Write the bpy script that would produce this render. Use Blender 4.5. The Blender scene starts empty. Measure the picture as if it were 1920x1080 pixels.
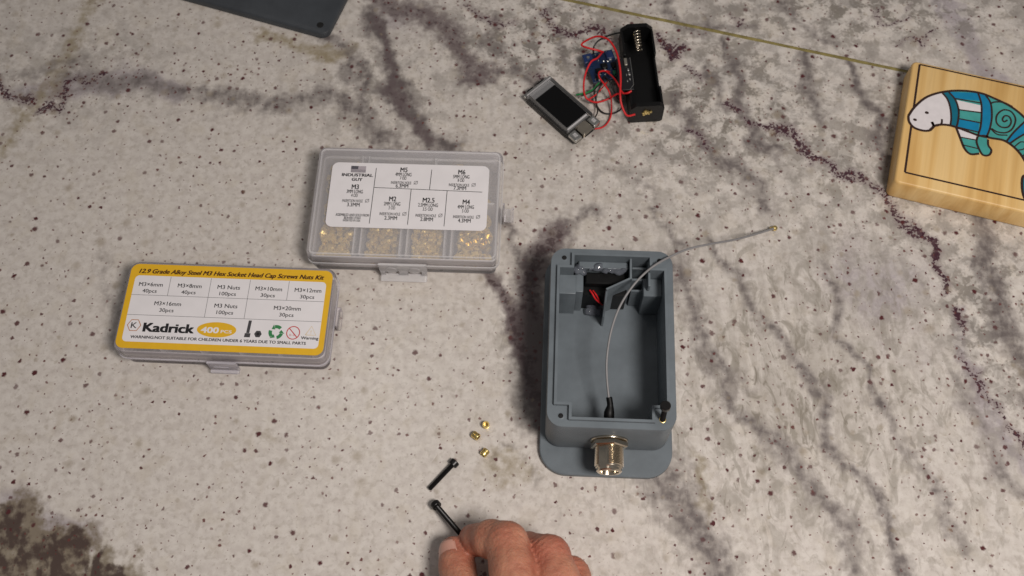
import bpy, bmesh, math, random
import numpy as np
from mathutils import Vector, Matrix
random.seed(7); rng = np.random.default_rng(11)
S = 0.001                                    # all builders below take millimetres
sc = bpy.context.scene; col = sc.collection

# ------------------------------------------------------------------ camera
F_PX, TILT, ROLL, CAM_H = 1900.0, math.radians(65.5), math.radians(1.2), 560.0
right = Vector((1, 0, 0)); fwd = Vector((0, math.cos(TILT), -math.sin(TILT))); down = Vector((0, -math.sin(TILT), -math.cos(TILT)))
r2 = right * math.cos(ROLL) + down * math.sin(ROLL); d2 = -right * math.sin(ROLL) + down * math.cos(ROLL)
cd = bpy.data.cameras.new('camera'); cam = bpy.data.objects.new('camera', cd); col.objects.link(cam)
cd.sensor_width = 36; cd.lens = 36 * F_PX / 1920; cd.clip_start = 0.01; cd.clip_end = 50
up2 = -d2; bk = -fwd
cam.matrix_world = Matrix(((r2.x, up2.x, bk.x, 0), (r2.y, up2.y, bk.y, 0), (r2.z, up2.z, bk.z, CAM_H * S), (0, 0, 0, 1)))
cd.dof.use_dof = True; cd.dof.focus_distance = 0.57; cd.dof.aperture_fstop = 11
sc.camera = cam
sc.render.resolution_x = 1024; sc.render.resolution_y = 576

# ------------------------------------------------------------------ light of the room (kitchen ceiling lamps)
w = bpy.data.worlds.new('World'); sc.world = w; w.use_nodes = True
w.node_tree.nodes['Background'].inputs[0].default_value = (1.0, 0.96, 0.95, 1); w.node_tree.nodes['Background'].inputs[1].default_value = 0.15
def area(name, loc, target, size, power, colr):
    l = bpy.data.lights.new(name, 'AREA'); l.shape = 'DISK'; l.size = size; l.energy = power; l.color = colr
    o = bpy.data.objects.new(name, l); col.objects.link(o); o.location = loc
    o.rotation_euler = (Vector(target) - Vector(loc)).to_track_quat('-Z', 'Y').to_euler(); return o
area('ceiling_lamp', (0.34, -0.14, 0.86), (0.02, 0.17, 0), 0.24, 7.2, (1.0, 0.935, 0.88))
area('ceiling_lamp', (-0.35, 0.75, 1.7), (0.0, 0.25, 0), 0.20, 0.7, (1.0, 0.92, 0.84))
sc.view_settings.view_transform = 'Standard'; sc.view_settings.look = 'None'
sc.view_settings.exposure = 0.0; sc.view_settings.gamma = 1.0; sc.view_settings.use_curve_mapping = False
sc.cycles.transparent_max_bounces = 24; sc.cycles.max_bounces = 10; sc.cycles.transmission_bounces = 8

# ------------------------------------------------------------------ helpers
def at(px, py, z=0.0):
    """survey note (photo pixel, known height in mm) -> world mm"""
    a = (px - 960) / F_PX; b = (py - 540) / F_PX
    a, b = a * math.cos(ROLL) - b * math.sin(ROLL), a * math.sin(ROLL) + b * math.cos(ROLL)
    d = right * a + down * b + fwd
    t = (z - CAM_H) / d.z
    return Vector((d.x * t, d.y * t, z))
class Frame:
    def __init__(s, x, y, deg): s.x, s.y, s.a = x, y, math.radians(deg)
    def loc(s, p):
        dx, dy = p[0] - s.x, p[1] - s.y; c, n = math.cos(s.a), math.sin(s.a)
        return Vector((dx * c + dy * n, -dx * n + dy * c, p[2] if len(p) > 2 else 0))
    def px(s, x, y, z): return s.loc(at(x, y, z))
def lin(c):
    return tuple(((v / 255) / 12.92 if v / 255 <= 0.04045 else ((v / 255 + 0.055) / 1.055) ** 2.4) for v in c) + (1,)

def rrect(w, h, r, n=6, cx=0, cy=0):
    pts = []
    for (sx, sy, a0) in ((1, 1, 0), (-1, 1, 90), (-1, -1, 180), (1, -1, 270)):
        for k in range(n + 1):
            a = math.radians(a0 + 90 * k / n)
            pts.append((cx + sx * (w / 2 - r) + r * math.cos(a), cy + sy * (h / 2 - r) + r * math.sin(a)))
    return pts
def smooth_path(pts, sub=8, closed=False):
    P = [Vector(p) for p in pts]; out = []; n = len(P)
    rngk = range(n if closed else n - 1)
    for i in rngk:
        p1, p2 = P[i], P[(i + 1) % n]
        p0 = P[(i - 1) % n] if (closed or i > 0) else p1 * 2 - p2
        p3 = P[(i + 2) % n] if (closed or i < n - 2) else p2 * 2 - p1
        for k in range(sub):
            t = k / sub
            out.append(0.5 * ((2 * p1) + (p2 - p0) * t + (2 * p0 - 5 * p1 + 4 * p2 - p3) * t * t + (3 * p1 - p0 - 3 * p2 + p3) * t ** 3))
    if not closed: out.append(P[-1])
    return out

class MB:
    def __init__(s): s.v = []; s.f = []
    def add(s, vs, fs):
        o = len(s.v); s.v += [tuple(v) for v in vs]; s.f += [tuple(i + o for i in f) for f in fs]; return s
    def box(s, x0, x1, y0, y1, z0, z1, bev=0.0):
        if bev <= 0:
            vs = [(x, y, z) for z in (z0, z1) for y in (y0, y1) for x in (x0, x1)]
            return s.add(vs, [(0, 2, 3, 1), (4, 5, 7, 6), (0, 1, 5, 4), (2, 6, 7, 3), (0, 4, 6, 2), (1, 3, 7, 5)])
        w, h, cx, cy = x1 - x0, y1 - y0, (x0 + x1) / 2, (y0 + y1) / 2
        b = min(bev, w * .49, h * .49, (z1 - z0) * .49)
        return s.loft([(rrect(w - 2 * b, h - 2 * b, b * .5 + .001, 2, cx, cy), z0), (rrect(w, h, b, 2, cx, cy), z0 + b),
                       (rrect(w, h, b, 2, cx, cy), z1 - b), (rrect(w - 2 * b, h - 2 * b, b * .5 + .001, 2, cx, cy), z1)])
    def loft(s, rings, cap0=True, cap1=True):
        n = len(rings[0][0]); vs = []; fs = []
        for (o, z) in rings: vs += [(p[0], p[1], z) for p in o]
        for i in range(len(rings) - 1):
            for k in range(n):
                a, b = i * n + k, i * n + (k + 1) % n
                fs.append((a, b, b + n, a + n))
        if cap0: fs.append(tuple(reversed(range(n))))
        if cap1: fs.append(tuple(range((len(rings) - 1) * n, len(rings) * n)))
        return s.add(vs, fs)
    def tube(s, path, r, n=8, flat=1.0):
        P = [Vector(p) for p in path]; vs = []; fs = []; rr = r if isinstance(r, (list, tuple)) else [r] * len(P)
        ref = Vector((0, 0, 1)); prev = None
        for i, p in enumerate(P):
            t = (P[min(i + 1, len(P) - 1)] - P[max(i - 1, 0)]).normalized()
            if prev is None:
                u = t.cross(ref); u = u.normalized() if u.length > 1e-4 else t.orthogonal().normalized()
            else:
                u = (prev - t * prev.dot(t)).normalized()
            prev = u; v = u.cross(t)
            for k in range(n):
                a = 2 * math.pi * k / n; vs.append(p + (u * math.cos(a) + v * math.sin(a) * flat) * rr[i])
        for i in range(len(P) - 1):
            for k in range(n):
                a, b = i * n + k, i * n + (k + 1) % n; fs.append((a, a + n, b + n, b))
        fs.append(tuple(range(n))); fs.append(tuple(reversed(range((len(P) - 1) * n, len(P) * n))))
        return s.add(vs, fs)
    def lathe(s, prof, n=24, M=None, seg=None):
        vs = []; fs = []
        for (r, z) in prof:
            for k in range(n):
                a = 2 * math.pi * k / n; p = Vector((r * math.cos(a), r * math.sin(a), z)); vs.append(M @ p if M else p)
        for i in range(len(prof) - 1):
            for k in range(n):
                a, b = i * n + k, i * n + (k + 1) % n; fs.append((a, b, b + n, a + n))
        fs.append(tuple(reversed(range(n)))); fs.append(tuple(range((len(prof) - 1) * n, len(prof) * n)))
        return s.add(vs, fs)
    def ribbon(s, pts, w, z):
        P = [Vector((p[0], p[1], 0)) for p in pts]; vs = []; fs = []
        for i, p in enumerate(P):
            t = (P[min(i + 1, len(P) - 1)] - P[max(i - 1, 0)]); t = t.normalized() if t.length > 1e-6 else Vector((1, 0, 0))
            u = Vector((-t.y, t.x, 0)) * w / 2; vs += [(p.x + u.x, p.y + u.y, z), (p.x - u.x, p.y - u.y, z)]
        for i in range(len(P) - 1): fs.append((2 * i, 2 * i + 1, 2 * i + 3, 2 * i + 2))
        return s.add(vs, fs)
    def poly(s, pts, z):
        a = sum(pts[i][0] * pts[(i + 1) % len(pts)][1] - pts[(i + 1) % len(pts)][0] * pts[i][1] for i in range(len(pts)))
        q = list(pts) if a > 0 else list(reversed(pts))
        return s.add([(p[0], p[1], z) for p in q], [tuple(range(len(q)))])
    def xform(s, M):
        s.v = [tuple(M @ Vector(v)) for v in s.v]; return s
    def build(s, name, mat, parent=None, smooth=35, tri=False):
        me = bpy.data.meshes.new(name); me.from_pydata([(v[0] * S, v[1] * S, v[2] * S) for v in s.v], [], s.f)
        if tri:
            bm = bmesh.new(); bm.from_mesh(me); bmesh.ops.triangulate(bm, faces=bm.faces[:]); bm.to_mesh(me); bm.free()
        me.update()
        if smooth:
            me.polygons.foreach_set('use_smooth', [True] * len(me.polygons)); me.set_sharp_from_angle(angle=math.radians(smooth))
        me.materials.append(mat)
        o = bpy.data.objects.new(name, me); col.objects.link(o)
        if parent: o.parent = parent
        return o
def thing(name, fr, label, cat, group=None, z=0.0):
    o = bpy.data.objects.new(name, None); col.objects.link(o); o.empty_display_size = 0.01
    o.location = (fr.x * S, fr.y * S, z * S); o.rotation_euler = (0, 0, fr.a); tag(o, label, cat, group); return o
def tag(o, label=None, cat=None, group=None, kind=None):
    if label: o['label'] = label
    if cat: o['category'] = cat
    if group: o['group'] = group
    if kind: o['kind'] = kind
    return o
def copy_tree(o, parent=None):
    c = o.copy(); col.objects.link(c); c.parent = parent
    for ch in list(o.children): copy_tree(ch, c)
    return c

# ------------------------------------------------------------------ materials
def nt(name):
    m = bpy.data.materials.new(name); m.use_nodes = True; t = m.node_tree
    return m, t, t.nodes, t.links, t.nodes['Principled BSDF']
def N(nodes, typ, **kw):
    n = nodes.new(typ)
    for k, v in kw.items(): setattr(n, k, v)
    return n
def mat(name, rgb, rough=0.5, metal=0.0, spec=0.5, var=0.0, vscale=300.0, bump=0.0, bscale=800.0, coat=0.0):
    m, t, ns, ls, b = nt(name)
    c = lin(rgb) if max(rgb) > 1 else tuple(rgb) + (1,)
    b.inputs['Base Color'].default_value = c; b.inputs['Roughness'].default_value = rough; b.inputs['Metallic'].default_value = metal
    b.inputs['Specular IOR Level'].default_value = spec; b.inputs['Coat Weight'].default_value = coat
    tc = N(ns, 'ShaderNodeTexCoord')
    if var > 0:
        no = N(ns, 'ShaderNodeTexNoise'); no.inputs['Scale'].default_value = vscale; no.inputs['Detail'].default_value = 4
        ls.new(tc.outputs['Object'], no.inputs['Vector'])
        mr = N(ns, 'ShaderNodeMapRange'); mr.inputs[1].default_value = .3; mr.inputs[2].default_value = .7; mr.inputs[3].default_value = 1 - var; mr.inputs[4].default_value = 1 + var
        ls.new(no.outputs[0], mr.inputs[0])
        mx = N(ns, 'ShaderNodeMix', data_type='RGBA', blend_type='MULTIPLY'); mx.inputs[0].default_value = 1; mx.inputs[6].default_value = c
        ls.new(mr.outputs[0], mx.inputs[7]); ls.new(mx.outputs[2], b.inputs['Base Color'])
    if bump > 0:
        no = N(ns, 'ShaderNodeTexNoise'); no.inputs['Scale'].default_value = bscale; no.inputs['Detail'].default_value = 3
        ls.new(tc.outputs['Object'], no.inputs['Vector'])
        bp = N(ns, 'ShaderNodeBump'); bp.inputs['Strength'].default_value = bump; bp.inputs['Distance'].default_value = 0.0003
        ls.new(no.outputs[0], bp.inputs['Height']); ls.new(bp.outputs[0], b.inputs['Normal'])
    return m
def clear(name, rgb, opaque, rough=0.25):
    m, t, ns, ls, b = nt(name); out = ns['Material Output']
    b.inputs['Base Color'].default_value = lin(rgb); b.inputs['Roughness'].default_value = rough
    tr = N(ns, 'ShaderNodeBsdfTransparent'); tr.inputs[0].default_value = (.97, .97, .965, 1)
    lw = N(ns, 'ShaderNodeFresnel'); lw.inputs[0].default_value = 1.35
    no = N(ns, 'ShaderNodeTexNoise'); no.inputs['Scale'].default_value = 60; tc = N(ns, 'ShaderNodeTexCoord'); ls.new(tc.outputs['Object'], no.inputs['Vector'])
    mr = N(ns, 'ShaderNodeMapRange'); mr.inputs[3].default_value = opaque * .85; mr.inputs[4].default_value = opaque * 1.15; ls.new(no.outputs[0], mr.inputs[0])
    ad = N(ns, 'ShaderNodeMath', operation='MAXIMUM'); ls.new(mr.outputs[0], ad.inputs[0]); ls.new(lw.outputs[0], ad.inputs[1])
    mx = N(ns, 'ShaderNodeMixShader'); ls.new(ad.outputs[0], mx.inputs[0]); ls.new(tr.outputs[0], mx.inputs[1]); ls.new(b.outputs[0], mx.inputs[2])
    ls.new(mx.outputs[0], out.inputs[0]); return m
def printed_plastic(name, rgb, rough=.45):
    """FDM print: fine layer lines on the walls, faint blotches"""
    m, t, ns, ls, b = nt(name); c = lin(rgb)
    tc = N(ns, 'ShaderNodeTexCoord'); sep = N(ns, 'ShaderNodeSeparateXYZ'); ls.new(tc.outputs['Object'], sep.inputs[0])
    no = N(ns, 'ShaderNodeTexNoise'); no.inputs['Scale'].default_value = 70; no.inputs['Detail'].default_value = 5; ls.new(tc.outputs['Object'], no.inputs['Vector'])
    mr = N(ns, 'ShaderNodeMapRange'); mr.inputs[1].default_value = .3; mr.inputs[2].default_value = .7; mr.inputs[3].default_value = .86; mr.inputs[4].default_value = 1.14; ls.new(no.outputs[0], mr.inputs[0])
    mx = N(ns, 'ShaderNodeMix', data_type='RGBA', blend_type='MULTIPLY'); mx.inputs[0].default_value = 1; mx.inputs[6].default_value = c
    ls.new(mr.outputs[0], mx.inputs[7]); ls.new(mx.outputs[2], b.inputs['Base Color'])
    wv = N(ns, 'ShaderNodeMath', operation='MULTIPLY'); wv.inputs[1].default_value = 2 * math.pi / 0.0006; ls.new(sep.outputs[2], wv.inputs[0])
    sn = N(ns, 'ShaderNodeMath', operation='SINE'); ls.new(wv.outputs[0], sn.inputs[0])
    n2 = N(ns, 'ShaderNodeTexNoise'); n2.inputs['Scale'].default_value = 500; ls.new(tc.outputs['Object'], n2.inputs['Vector'])
    ad = N(ns, 'ShaderNodeMath', operation='ADD'); ls.new(sn.outputs[0], ad.inputs[0]); ls.new(n2.outputs[0], ad.inputs[1])
    bp = N(ns, 'ShaderNodeBump'); bp.inputs['Strength'].default_value = .35; bp.inputs['Distance'].default_value = .00015
    ls.new(ad.outputs[0], bp.inputs['Height']); ls.new(bp.outputs[0], b.inputs['Normal'])
    b.inputs['Roughness'].default_value = rough; return m

M_grey = printed_plastic('grey_print', (104, 112, 118)); M_grey_lid = printed_plastic('dark_grey_print', (60, 64, 69), .4)
M_black = mat('black_plastic', (7, 7, 8), .5, spec=.3, var=.15); M_blackm = mat('black_oxide_steel', (26, 24, 24), .35, metal=.4, spec=.6)
M_steel = mat('nickel', (205, 195, 178), .2, metal=1.0, var=.08); M_gold = mat('brass', (228, 204, 136), .34, metal=1.0, var=.12, vscale=900)
M_goldpile = mat('brass_brightened', (214, 186, 112), .35, metal=.5, var=.2, vscale=700)  # half-diffuse brass: brightness of room reflections put into the colour
M_paper = mat('white_label_paper', (234, 230, 232), .4, var=.03, vscale=90); M_yellow = mat('yellow_label_ink', (232, 182, 34), .4, var=.03)
M_ink = mat('black_ink', (28, 26, 30), .5); M_inkgrey = mat('grey_ink', (150, 148, 150), .5); M_inkbrown = mat('dark_brown_ink', (66, 30, 12), .5)
M_inkred = mat('red_ink', (200, 60, 62), .5); M_inkgreen = mat('green_ink', (54, 130, 78), .5); M_inktan = mat('tan_ink', (222, 196, 150), .5)
M_inkhex = mat('logo_outline_ink', (190, 130, 90), .5); M_flag = mat('flag_grey_ink', (176, 168, 174), .5); M_flagd = mat('flag_dark_ink', (86, 84, 92), .5)
M_blue_ink = mat('blue_ink', (70, 70, 150), .5)
M_frost = clear('frosted_plastic', (250, 247, 250), .19, .25); M_clear = clear('clear_plastic', (248, 242, 246), .15, .12); M_frost2 = clear('frosted_plastic_thick', (248, 246, 248), .34, .25)
M_clearrim = clear('clear_plastic_rim', (238, 234, 242), .32, .12)
M_wirered = mat('red_wire', (205, 30, 34), .4); M_wireblk = mat('black_wire', (18, 18, 18), .45); M_wiregrn = mat('green_wire', (20, 120, 60), .45)
M_pcb = mat('blue_board', (16, 38, 70), .4, var=.2, vscale=500); M_pcbk = mat('black_board', (20, 20, 24), .4); M_glass = mat('dark_screen_glass', (5, 5, 6), .3, spec=.3)
M_trim = mat('blue_plastic', (24, 46, 90), .4); M_solder = mat('solder', (200, 200, 196), .3, metal=1.0); M_tan = mat('ceramic_part', (150, 126, 90), .5)
M_coax = mat('grey_coax_jacket', (132, 130, 131), .45, var=.08); M_glue = clear('hot_glue', (116, 120, 130), .42, .04)
M_green = mat('green_terminal', (20, 92, 66), .45)

def wood_mat():
    m, t, ns, ls, b = nt('pale_pine'); tc = N(ns, 'ShaderNodeTexCoord')
    mp = N(ns, 'ShaderNodeMapping'); mp.inputs['Scale'].default_value = (1, .05, .35); ls.new(tc.outputs['Object'], mp.inputs[0])
    no = N(ns, 'ShaderNodeTexNoise'); no.inputs['Scale'].default_value = 75; no.inputs['Detail'].default_value = 4; no.inputs['Distortion'].default_value = .6; ls.new(mp.outputs[0], no.inputs['Vector'])
    cr = N(ns, 'ShaderNodeValToRGB'); e = cr.color_ramp.elements
    e[0].position = .36; e[0].color = lin((212, 168, 100)); e[1].position = .62; e[1].color = lin((236, 200, 138))
    k = cr.color_ramp.elements.new(.5); k.color = lin((228, 188, 122)); ls.new(no.outputs[0], cr.inputs[0])
    mp2 = N(ns, 'ShaderNodeMapping'); mp2.inputs['Scale'].default_value = (1, .02, .02); ls.new(tc.outputs['Object'], mp2.inputs[0])
    n2 = N(ns, 'ShaderNodeTexNoise'); n2.inputs['Scale'].default_value = 900; ls.new(mp2.outputs[0], n2.inputs['Vector'])
    mr = N(ns, 'ShaderNodeMapRange'); mr.inputs[3].default_value = .88; mr.inputs[4].default_value = 1.08; ls.new(n2.outputs[0], mr.inputs[0])
    mx = N(ns, 'ShaderNodeMix', data_type='RGBA', blend_type='MULTIPLY'); mx.inputs[0].default_value = 1
    ls.new(cr.outputs[0], mx.inputs[6]); ls.new(mr.outputs[0], mx.inputs[7]); ls.new(mx.outputs[2], b.inputs['Base Color'])
    b.inputs['Roughness'].default_value = .45; return m
M_wood = wood_mat()
def skin_mat():
    m, t, ns, ls, b = nt('skin'); tc = N(ns, 'ShaderNodeTexCoord')
    no = N(ns, 'ShaderNodeTexNoise'); no.inputs['Scale'].default_value = 90; no.inputs['Detail'].default_value = 5; ls.new(tc.outputs['Object'], no.inputs['Vector'])
    cr = N(ns, 'ShaderNodeValToRGB'); e = cr.color_ramp.elements
    e[0].position = .3; e[0].color = lin((170, 106, 84)); e[1].position = .7; e[1].color = lin((204, 146, 118)); ls.new(no.outputs[0], cr.inputs[0])
    at_ = N(ns, 'ShaderNodeAttribute'); at_.attribute_name = 'flush'
    mx = N(ns, 'ShaderNodeMix', data_type='RGBA'); mx.inputs[7].default_value = lin((176, 84, 72)); ls.new(at_.outputs['Fac'], mx.inputs[0]); ls.new(cr.outputs[0], mx.inputs[6])
    ls.new(mx.outputs[2], b.inputs['Base Color'])
    b.inputs['Subsurface Weight'].default_value = .25; b.inputs['Subsurface Radius'].default_value = (1.0, .35, .2); b.inputs['Subsurface Scale'].default_value = .0025
    b.inputs['Roughness'].default_value = .5
    vo = N(ns, 'ShaderNodeTexVoronoi'); vo.inputs['Scale'].default_value = 1100; ls.new(tc.outputs['Object'], vo.inputs['Vector'])
    n3 = N(ns, 'ShaderNodeTexNoise'); n3.inputs['Scale'].default_value = 260; n3.inputs['Detail'].default_value = 6; ls.new(tc.outputs['Object'], n3.inputs['Vector'])
    ad = N(ns, 'ShaderNodeMath', operation='MULTIPLY_ADD'); ad.inputs[1].default_value = .25; ls.new(vo.outputs['Distance'], ad.inputs[0]); ls.new(n3.outputs[0], ad.inputs[2])
    bp = N(ns, 'ShaderNodeBump'); bp.inputs['Strength'].default_value = .8; bp.inputs['Distance'].default_value = .0009; ls.new(ad.outputs[0], bp.inputs['Height']); ls.new(bp.outputs[0], b.inputs['Normal'])
    return m
M_skin = skin_mat(); M_nail = mat('fingernail', (212, 160, 142), .3)

# ------------------------------------------------------------------ the stone counter
def hash2(i, j, seed):
    h = (i.astype(np.int64) * 374761393 + j.astype(np.int64) * 668265263 + seed * 982451653) & 0x7fffffff
    h = ((h ^ (h >> 13)) * 1274126177) & 0x7fffffff
    return ((h ^ (h >> 16)) & 0xffff) / 65535.0
def vnoise(x, y, seed):
    i = np.floor(x); j = np.floor(y); u = x - i; v = y - j; u = u * u * (3 - 2 * u); v = v * v * (3 - 2 * v)
    a = hash2(i, j, seed); b = hash2(i + 1, j, seed); c = hash2(i, j + 1, seed); d = hash2(i + 1, j + 1, seed)
    return (a * (1 - u) + b * u) * (1 - v) + (c * (1 - u) + d * u) * v
def fbm(x, y, seed, octv=4):
    s = 0; a = .5
    for o in range(octv): s = s + a * vnoise(x * 2 ** o, y * 2 ** o, seed + o); a *= .5
    return s / (1 - .5 ** octv)
VEINS = [  # channel, half width mm, strength, photo survey points
 ('r', 4.0, .9, [(-20, 150), (0, 160), (30, 175), (68, 190)]), ('r', 3.2, .9, [(85, 212), (108, 206), (122, 155), (150, 140), (180, 150), (212, 128)]),
 ('l', 11, .9, [(60, 170), (150, 150), (250, 150), (330, 165)]), ('g', 8, .75, [(130, 140), (250, 155), (340, 165), (430, 190), (520, 205), (600, 180), (680, 230), (720, 280)]),
 ('o', 9, .65, [(175, -20), (150, 50), (125, 105), (90, 180), (20, 255), (-40, 300)]), ('g', 6, .6, [(40, 130), (100, 120), (160, 110)]),
 ('o', 5, .8, [(490, 60), (560, 80), (620, 105), (650, 95)]), ('g', 4, .8, [(600, 60), (645, 100), (680, 160), (690, 215)]),
 ('p', 10, .85, [(690, -30), (740, 0), (800, 20), (850, 60), (880, 110), (900, 135)]), ('g', 9, 1., [(690, 20), (720, 110), (740, 175), (790, 230), (835, 275)]),
 ('p', 4, .8, [(700, 20), (715, 90), (725, 150), (760, 210), (800, 250)]),
 ('g', 6, .7, [(640, 120), (665, 170), (690, 240), (740, 265)]), ('r', 4, .8, [(880, 0), (930, 40), (960, 30)]), ('r', 4, .9, [(1020, 30), (1060, 60), (1110, 40), (1150, 60)]),
 ('r', 3, .8, [(990, 125), (1010, 140), (1030, 155)]), ('g', 5, .8, [(870, 140), (910, 150), (960, 130), (1000, 150)]), ('g', 5, .7, [(930, 20), (920, 70), (950, 110)]),
 ('g', 4, .7, [(1040, 60), (1050, 110), (1100, 160)]),
 ('r', 3.5, 1., [(1245, 70), (1262, 90), (1282, 92)]), ('r', 3, .9, [(1290, 118), (1310, 132), (1328, 145)]), ('r', 4, .9, [(1372, 190), (1395, 205)]),
 ('r', 4, .95, [(1405, 232), (1440, 250), (1478, 236), (1492, 265), (1505, 295), (1545, 305), (1560, 335), (1600, 345)]), ('r', 3.4, .9, [(1600, 335), (1640, 360), (1690, 395), (1720, 430)]),
 ('r', 2.6, .9, [(1295, 235), (1320, 250), (1335, 275)]), ('r', 2.6, 1.1, [(1720, 425), (1738, 465), (1757, 500), (1775, 540)]), ('r', 2.6, 1.1, [(1795, 572), (1806, 595), (1822, 622)]),
 ('r', 3, .8, [(1818, 665), (1835, 700), (1848, 745), (1870, 760)]), ('r', 3.2, .8, [(1880, 770), (1905, 800), (1940, 840)]), ('r', 3, .9, [(1390, 30), (1405, 36), (1395, 48)]),
 ('r', 2.2, .8, [(1632, 8), (1640, 42), (1668, 42), (1700, 30), (1702, 0)]), ('r', 2.4, .8, [(1690, 90), (1712, 75), (1740, 92), (1760, 70)]),
 ('g', 4.5, .9, [(1370, 80), (1395, 150), (1400, 210), (1415, 270), (1450, 290)]), ('g', 4, .8, [(1345, 120), (1345, 180), (1360, 195)]), ('g', 5, .9, [(1505, 110), (1520, 170), (1530, 230)]),
 ('g', 5, .9, [(1600, 115), (1625, 180), (1640, 240), (1660, 300)]), ('g', 5, .85, [(1270, 190), (1310, 250), (1370, 300), (1420, 350), (1450, 400)]), ('g', 4, .8, [(1660, 230), (1680, 250), (1640, 330)]),
 ('g', 5, .7, [(1240, 0), (1290, 60), (1360, 50), (1420, 60)]), ('g', 5, .7, [(1480, 0), (1500, 50), (1560, 90)]), ('l', 9, 1., [(1770, -10), (1800, 40), (1830, 110), (1870, 150)]),
 ('g', 8, .75, [(1265, 500), (1290, 580), (1325, 660), (1355, 720), (1390, 770), (1440, 830), (1510, 910), (1560, 980), (1610, 1070)]),
 ('g', 3, .8, [(1230, 380), (1260, 430), (1285, 480)]), ('g', 4, .8, [(1340, 460), (1390, 530), (1430, 590), (1480, 660), (1540, 760)]), ('g', 3.6, .8, [(1555, 500), (1575, 580), (1580, 640), (1640, 740), (1690, 810)]),
 ('g', 5, .8, [(1440, 620), (1500, 690), (1545, 750), (1580, 850), (1640, 930), (1660, 1000), (1700, 1080)]), ('g', 13, .8, [(1225, 895), (1270, 940), (1310, 1000), (1350, 1085)]),
 ('o', 3, .7, [(1285, 870), (1310, 930), (1330, 990)]), ('g', 9, .85, [(1830, 400), (1860, 480), (1880, 560), (1900, 640), (1930, 740)]), ('g', 6, .8, [(1790, 390), (1830, 440), (1850, 560), (1900, 660)]),
 ('o', 5, .8, [(1900, 690), (1940, 700)]), ('g', 5, .6, [(1800, 700), (1830, 790), (1880, 880), (1920, 930)]), ('g', 4, .6, [(1700, 830), (1760, 930), (1800, 1020)]),
 ('l', 5, .9, [(1800, 580), (1815, 650), (1840, 730), (1890, 820), (1930, 870)]),
 ('p', 11, 1.1, [(1040, 450), (1015, 475), (1000, 510), (985, 530), (1000, 580)]), ('p', 5.0, 1.1, [(885, 500), (924, 541), (950, 580), (968, 625), (985, 680), (1003, 735), (1012, 790)]), ('g', 12, 1.25, [(985, 590), (1000, 640), (1010, 720), (1015, 800)]),
 ('g', 4, .8, [(925, 400), (945, 450), (970, 500), (1000, 560)]), ('g', 5, .7, [(1040, 420), (1080, 440), (1120, 400)]),
 ('k', 15, 1.1, [(-30, 1010), (30, 1000), (60, 1040), (120, 1030), (140, 1060), (220, 1090)]), ('k', 14, 1.1, [(-20, 1060), (60, 1085), (160, 1100), (200, 1120)]), ('l', 10, .8, [(20, 960), (80, 990), (150, 1010)]),
 ('g', 3, .5, [(930, 860), (990, 890), (1010, 900)]), ('o', 4.5, .58, [(915, 862), (935, 880), (960, 892), (990, 895)]), ('o', 3, .5, [(960, 870), (1000, 900)]), ('o', 2.4, .5, [(515, 800), (525, 830)]),
 ('g', 7, .5, [(200, 500), (215, 560), (230, 640)]), ('g', 4, .5, [(720, 270), (840, 290), (900, 340)]), ('g', 5, .5, [(1110, 330), (1230, 330), (1250, 400)]),
]
BLOBS = [('m', 1340, 190, 330, 200, .9), ('m', 1700, 300, 300, 260, .7), ('m', 1020, 70, 230, 110, 1.0), ('m', 1600, 20, 420, 90, .9), ('m', 720, 170, 150, 140, .6), ('m', 120, 130, 260, 120, .4), ('m', 1860, 560, 130, 260, .9),
         ('s', 1500, 720, 420, 420, 1.15), ('s', 1330, 480, 200, 150, .6), ('s', 1700, 900, 300, 250, .7), ('s', 1620, 330, 160, 110, .8), ('s', 1000, 620, 110, 150, .7),
         ('l', 1650, 530, 140, 120, .8), ('l', 1600, 460, 110, 60, .5), ('l', 740, 30, 100, 60, .6), ('l', 1690, 660, 120, 80, .5), ('l', 1860, 800, 60, 120, .7),
         ('d', 260, 150, 330, 60, 1.0), ('d', 1010, 70, 220, 100, 1.0), ('d', 1500, 300, 280, 100, .5), ('d', 1750, 780, 90, 120, .6), ('d', 60, 1000, 160, 90, 1.)]
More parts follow.
